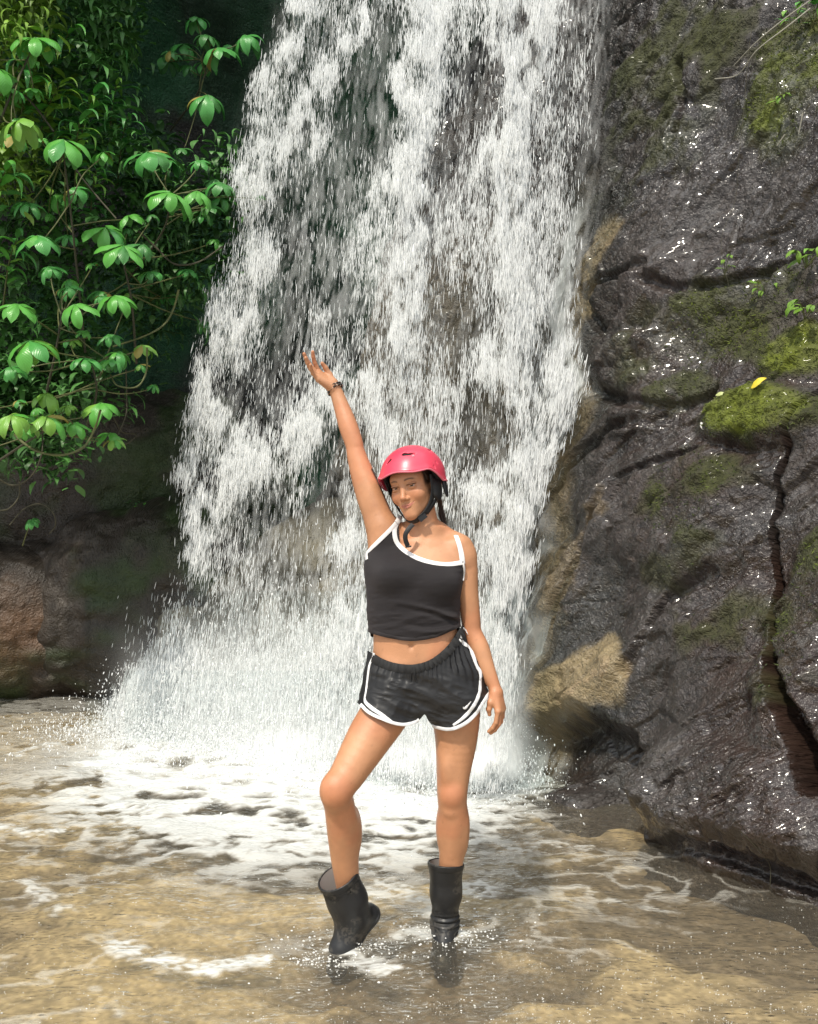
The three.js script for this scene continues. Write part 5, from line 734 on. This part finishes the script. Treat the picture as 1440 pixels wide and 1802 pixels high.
// ---------------------------------------------------------------- helmet, straps, hair, bracelet, boots
{
  const C = V(0, 0.024, -0.012), R = [0.113, 0.113, 0.131];
  const rimY = (a) => { const q = Math.abs(a); return 0.055 + (a < 0 ? 0.006 : 0) * sst(0.5, 1, q) - 0.012 * sst(0, 0.7, q) - 0.052 * sst(0.98, 1.62, q) - 0.012 * sst(1.6, 2.6, q); };
  const az = (x, z) => Math.atan2(x - C.x, z - C.z);
  const outer = ell(C, R), inner = ell(C, R.map((r) => r - 0.0055));
  const dirP = (a, e) => V(C.x + R[0] * Math.sin(a) * Math.cos(e), C.y + R[1] * Math.sin(e), C.z + R[2] * Math.cos(a) * Math.cos(e));
  const slot = (a0, e0, a1, e1, r) => { const p = dirP(a0, e0), q = dirP(a1, e1); return cone(p, q, r, r * 0.55); };
  const vents = [slot(0.36, 0.86, 0.6, 0.8, 0.0085), slot(0.6, 0.83, 0.86, 0.77, 0.005), slot(-0.34, 0.74, -0.46, 0.62, 0.0072), slot(1.75, 0.8, 1.95, 0.76, 0.007), slot(-1.5, 0.8, -1.75, 0.76, 0.007), slot(2.4, 0.7, 2.7, 0.7, 0.008), cone(dirP(1.3, 0.2), dirP(1.3, 0.12), 0.003, 0.0022), cone(dirP(1.48, 0.32), dirP(1.48, 0.25), 0.0026, 0.002), cone(dirP(-0.7, 0.42), dirP(-0.7, 0.38), 0.0026, 0.002)];
  const shell = (x, y, z) => {
    const flare = 0.0045 * Math.exp(-(((y - rimY(az(x, z))) / 0.012) ** 2));
    let d = Math.max(outer(x, y, z) - flare, -(inner(x, y, z) - flare)); d = smax(d, rimY(az(x, z)) - y, 0.003);
    for (const v of vents) d = smax(d, -v(x, y, z), 0.003); return d;
  };
  const put = (g) => { g.applyMatrix4(HEAD); return g; };
  const pink = new THREE.MeshPhysicalMaterial({ roughness: 0.38, clearcoat: 0.35, clearcoatRoughness: 0.3, side: THREE.DoubleSide, bumpMap: tex(128, 128, (u, v) => hash3(Math.floor(u * 128), Math.floor(v * 128), 5)), bumpScale: 0.0001 }); pink.color.setRGB(0.72, 0.055, 0.105);
  const hg = surfaceNets(shell, [-0.135, -0.07, -0.165], [0.135, 0.165, 0.14], 0.0024), P = hg.attributes.position, U = new Float32Array(P.count * 2); for (let i = 0; i < P.count; i++) { U[2 * i] = P.getX(i) * 8; U[2 * i + 1] = P.getY(i) * 8; } hg.setAttribute('uv', new THREE.BufferAttribute(U, 2));
  const helmet = part(person, 'helmet', put(hg), pink), black = std([0.012, 0.012, 0.013], 0.6), foamM = std([0.02, 0.018, 0.018], 0.9);
  const rimPts = []; for (let i = 0; i < 90; i++) { const a = i / 90 * 6.2832 - 3.1416, y = rimY(a), k = Math.sqrt(Math.max(0.01, 1 - ((y - C.y) / R[1]) ** 2)) ; rimPts.push(V(C.x + (R[0] + 0.005) * Math.sin(a) * k, y - 0.001, C.z + (R[2] + 0.005) * Math.cos(a) * k)); }
  part(helmet, 'rim', put(tube(rimPts, 0.0032, 180, 8, true)), std([0.74, 0.16, 0.22], 0.4));
  part(helmet, 'rivet', put(new THREE.SphereGeometry(0.0055, 14, 10).scale(1, 1, 0.6).translate(...dirP(0.7, 0.68).toArray())), std([0.72, 0.3, 0.36], 0.3));
  // padding inside the shell
  const pad = (x, y, z) => { let d = Math.max(inner(x, y, z) + 0.001, -ell(C, R.map((r) => r - 0.024))(x, y, z)); return smax(d, rimY(az(x, z)) + 0.006 - y, 0.004); };
  part(helmet, 'padding', put(surfaceNets(pad, [-0.13, -0.07, -0.16], [0.13, 0.16, 0.135], 0.004)), foamM);
  // ear pads and chin strap
  const strap = (pts, nrm, w, th, n = 40) => { const c = new THREE.CatmullRomCurve3(pts.map((p) => V(...p))), P2 = [], N2 = []; for (let i = 0; i <= n; i++) { const p = c.getPointAt(i / n); P2.push(p); N2.push(nrm(p)); } return put(ribbonGeo(P2, N2, w, th)); };
  const away = (p) => V(p.x, p.y * 0.4, p.z - 0.01).normalize();
  part(helmet, 'ear_pad', put(surfaceNets(union(0.012, ell(V(0.082, -0.03, -0.01), [0.012, 0.046, 0.034]), cone(V(0.082, 0.01, -0.03), V(0.075, -0.05, 0.008), 0.015, 0.011)), [0.05, -0.09, -0.07], [0.11, 0.04, 0.05], 0.003)), black);
  part(helmet, 'ear_pad', put(surfaceNets(ell(V(-0.081, -0.02, 0.0), [0.01, 0.045, 0.026]), [-0.11, -0.09, -0.05], [-0.05, 0.04, 0.05], 0.003)), black);
  part(helmet, 'chin_strap', strap([[0.088, 0.02, 0.018], [0.082, -0.03, 0.02], [0.066, -0.075, 0.028], [0.046, -0.104, 0.045], [0.02, -0.122, 0.06], [0, -0.126, 0.064], [-0.02, -0.121, 0.06], [-0.046, -0.1, 0.042], [-0.066, -0.068, 0.03], [-0.081, -0.02, 0.03], [-0.09, 0.03, 0.03]], away, 0.021, 0.0025, 80), black);
  part(helmet, 'chin_strap', strap([[0.094, 0.0, -0.04], [0.085, -0.045, -0.02], [0.07, -0.08, 0.012], [0.048, -0.108, 0.04]], away, 0.017, 0.0025), black);
  part(helmet, 'buckle', put(new THREE.BoxGeometry(0.03, 0.017, 0.012, 1, 1, 1).rotateZ(0.45).rotateY(0.5).translate(0.036, -0.119, 0.056)), std([0.02, 0.02, 0.022], 0.3));
  part(helmet, 'adjuster', put(surfaceNets(ell(V(0.094, -0.028, -0.055), [0.008, 0.045, 0.014]), [0.07, -0.09, -0.09], [0.12, 0.03, -0.02], 0.003)), std([0.016, 0.016, 0.018], 0.35));
  const tail = [[727, 922], [720, 930], [714, 940], [714, 950], [718, 961]].map(([a, b], i) => PP(a, b, [0.075, 0.085, 0.088, 0.086, 0.08][i])), tc = new THREE.CatmullRomCurve3(tail).getSpacedPoints(24);
  part(helmet, 'strap_end', ribbonGeo(tc, tc.map((_, i) => V(-0.25 + i * 0.02, 0.15, 1).normalize()), 0.0165, 0.0018), black);
  part(helmet, 'strap_end', new THREE.BoxGeometry(0.021, 0.006, 0.006).rotateZ(0.15).translate(...PP(719, 962, 0.082).toArray()), black);
  // hair: strands at the temples and a tail behind the neck
  const hairM = std([0.045, 0.022, 0.013], 0.42, { anisotropy: 0 }), locks = [];
  reseed(71);
  for (let i = 0; i < 70; i++) { const a = rr(-1, 1), b = rr(-1, 1), P0 = hp(0.045 + 0.018 * a, -0.045 + 0.01 * b, -0.085 + 0.012 * a); const o = [a * 0.012, b * 0.012]; locks.push(tube([P0, PP(776 + a * 4, 893 + b * 3, -0.09 + o[1]), PP(778 + a * 6, 908, -0.085 + o[1]), PP(783 + a * 3.5, 922 + b * 4, -0.075 + o[1])], (t) => 0.0026 * (1 - 0.7 * t), 12, 5)); }
  for (let i = 0; i < 46; i++) { const t = i / 45, y = mix(0.058, 0.01, t) ; locks.push(tube([V(0.056 + rr(-0.002, 0.004), y + 0.008, 0.045 - 0.02 * t), V(0.068, y - 0.004, 0.018), V(0.076, y - 0.016, -0.02)].map((p) => p.applyMatrix4(HEAD)), 0.002, 8, 5)); }
  part(person, 'hair', mergeGeometries(locks), hairM);
}
// beaded bracelet on the raised wrist, three turns
{
  reseed(5);
  const ax = PP(585, 676, -0.1).sub(PP(597, 705, -0.094)).normalize(), u = V(0, 0, 1).addScaledVector(ax, -ax.z).normalize(), v = V(0, 0, 0).crossVectors(ax, u), beads = [], light = [];
  for (const [px, py, n, tilt, r] of [[587.5, 680, 30, 0.25, 0.0275], [589.5, 684, 28, 0.45, 0.0285], [590.5, 686, 28, 0.7, 0.029]]) {
    const c = PP(px, py, -0.1); for (let i = 0; i < n; i++) { const a = i / n * 6.2832, p = c.clone().addScaledVector(u, Math.cos(a) * r).addScaledVector(v, Math.sin(a) * r).addScaledVector(ax, 0.012 * tilt * Math.sin(a + 0.6)); (i % 5 === 2 ? light : beads).push(new THREE.IcosahedronGeometry(0.0034, 1).translate(p.x, p.y, p.z)); }
  }
  const b = part(person, 'bracelet', mergeGeometries(beads), std([0.02, 0.013, 0.01], 0.35)); part(b, 'bead', mergeGeometries(light), std([0.42, 0.3, 0.24], 0.5));
}
// rubber boots
function boot(top, topR, topN, mid, midR, ank, ankR, heel, heelR, ball, ballR, toe, toeR, rings) {
  const s1 = cone(top.clone().addScaledVector(topN, 0.03), mid, topR * 1.02, midR), s2 = cone(mid, ank, midR, ankR), ft = union(0.02, cone(ank, heel, ankR * 0.92, heelR), cone(ank, ball, ankR * 0.95, ballR), cone(heel, ball, heelR, ballR), cone(ball, toe, ballR, toeR));
  const solN = (() => { const n = V(0, 0, 0).crossVectors(toe.clone().sub(heel), V(0, 0, 0).crossVectors(ank.clone().sub(ball), toe.clone().sub(heel))).normalize(); return n.dot(ank.clone().sub(ball)) > 0 ? n : n.negate(); })();
  const solP = heel.clone().addScaledVector(solN, -heelR * 0.92), fdir = toe.clone().sub(heel).normalize(), arch = heel.clone().lerp(ball, 0.42).addScaledVector(solN, -heelR * 1.06), side = V(0, 0, 0).crossVectors(solN, fdir);
  const sole = (x, y, z, o) => { const a = (x - heel.x) * fdir.x + (y - heel.y) * fdir.y + (z - heel.z) * fdir.z, b = (x - solP.x) * solN.x + (y - solP.y) * solN.y + (z - solP.z) * solN.z; return [a, b]; };
  const topD = (x, y, z) => (x - top.x) * topN.x + (y - top.y) * topN.y + (z - top.z) * topN.z, flen = heel.distanceTo(ball);
  const out = (x, y, z) => { let d = smin(s1(x, y, z), s2(x, y, z), 0.03); d = smin(d, ft(x, y, z), 0.025);
    const [a, b] = sole(x, y, z); d = smax(d, -b, 0.006); const heelBlock = smax(Math.abs(b - 0.006) - 0.02, d - 0.0035, 0.004);
    d = Math.min(d, heelBlock); { const c = Math.hypot(a - flen * 0.46, b + 0.006); d = smax(d, 0.02 - c, 0.006); }
    d -= 0.0022 * sst(0.012, 0.008, Math.abs(topD(x, y, z) + 0.012));
    if (rings) { const q = Math.hypot(x - rings.x, y - rings.y, z - rings.z); d += 0.004 * Math.cos((y - rings.y) * 330) * sst(0.075, 0.05, q); }
    d += 0.0035 * (fbm(x * 14, y * 9, z * 14 + 0.01, 2) - 0.5);
    return d; };
  const i1 = cone(top.clone().addScaledVector(topN, 0.05), mid, topR * 1.02 - 0.004, midR - 0.0045), i2 = cone(mid, ank, midR - 0.0045, ankR - 0.006);
  return { out, f: (x, y, z) => smax(smax(out(x, y, z), topD(x, y, z), 0.002), -Math.min(i1(x, y, z), i2(x, y, z)), 0.002), in: (x, y, z) => Math.min(i1(x, y, z), i2(x, y, z)), topD };
}
const rubber = new THREE.MeshPhysicalMaterial({ roughness: 0.42, side: THREE.DoubleSide, bumpMap: tex(256, 256, (u, v) => fbm(u * 16, v * 16, 0, 3)), bumpScale: 0.0006, map: tex(256, 256, (u, v) => { const n = fbm(u * 7, v * 7, 0, 4), m = sst(0.52, 0.7, n) * sst(0.3, 0.6, fbm(u * 40, v * 40, 0, 2)); return [mix(0.018, 0.06, m), mix(0.019, 0.056, m), mix(0.021, 0.05, m)]; }, true) });
const lining = std([0.34, 0.32, 0.31], 0.95);
function makeBoot(b, lo, hi, label) {
  const g = surfaceNets(b.f, lo, hi, 0.0042), P = g.attributes.position, U = new Float32Array(P.count * 2); for (let i = 0; i < P.count; i++) { U[2 * i] = P.getX(i) * 4; U[2 * i + 1] = P.getY(i) * 4; } g.setAttribute('uv', new THREE.BufferAttribute(U, 2));
  const m = part(person, 'boot', g, rubber); m.userData.label = label;
  const L = clipMesh(surfaceNets((x, y, z) => b.in(x, y, z) + 0.0012, lo, hi, 0.006), (x, y, z) => Math.max(b.topD(x, y, z) + 0.004, -b.topD(x, y, z) - 0.14)); part(m, 'lining', L, lining);
}
{
  const nL = V(-0.36, 0.90, 0.26).normalize(), L = boot(PP(594, 1541, 0.035), 0.073, nL, PP(612, 1585, 0.01), 0.066, PP(620, 1612, 0.0), 0.057, PP(648, 1609, -0.05), 0.036, PP(602, 1672, 0.03), 0.041, PP(592, 1704, 0.05), 0.036);
  makeBoot(L, [-0.36, -0.12, -3.6], [-0.06, 0.4, -3.16], 'rubber boot with its heel lifted out of the water');
  const nR = V(0.06, 0.98, -0.1).normalize(), R = boot(PP(784, 1518, -0.045), 0.0665, nR, PP(785, 1570, -0.07), 0.052, PP(783, 1622, -0.085), 0.046, PP(784, 1682, -0.12), 0.036, PP(781, 1688, 0.02), 0.041, PP(780, 1694, 0.07), 0.036, PP(783, 1626, -0.08));
  makeBoot(R, [0.03, -0.16, -3.66], [0.24, 0.38, -3.2], 'rubber boot standing flat in the water');
}

renderer.render(scene, camera);
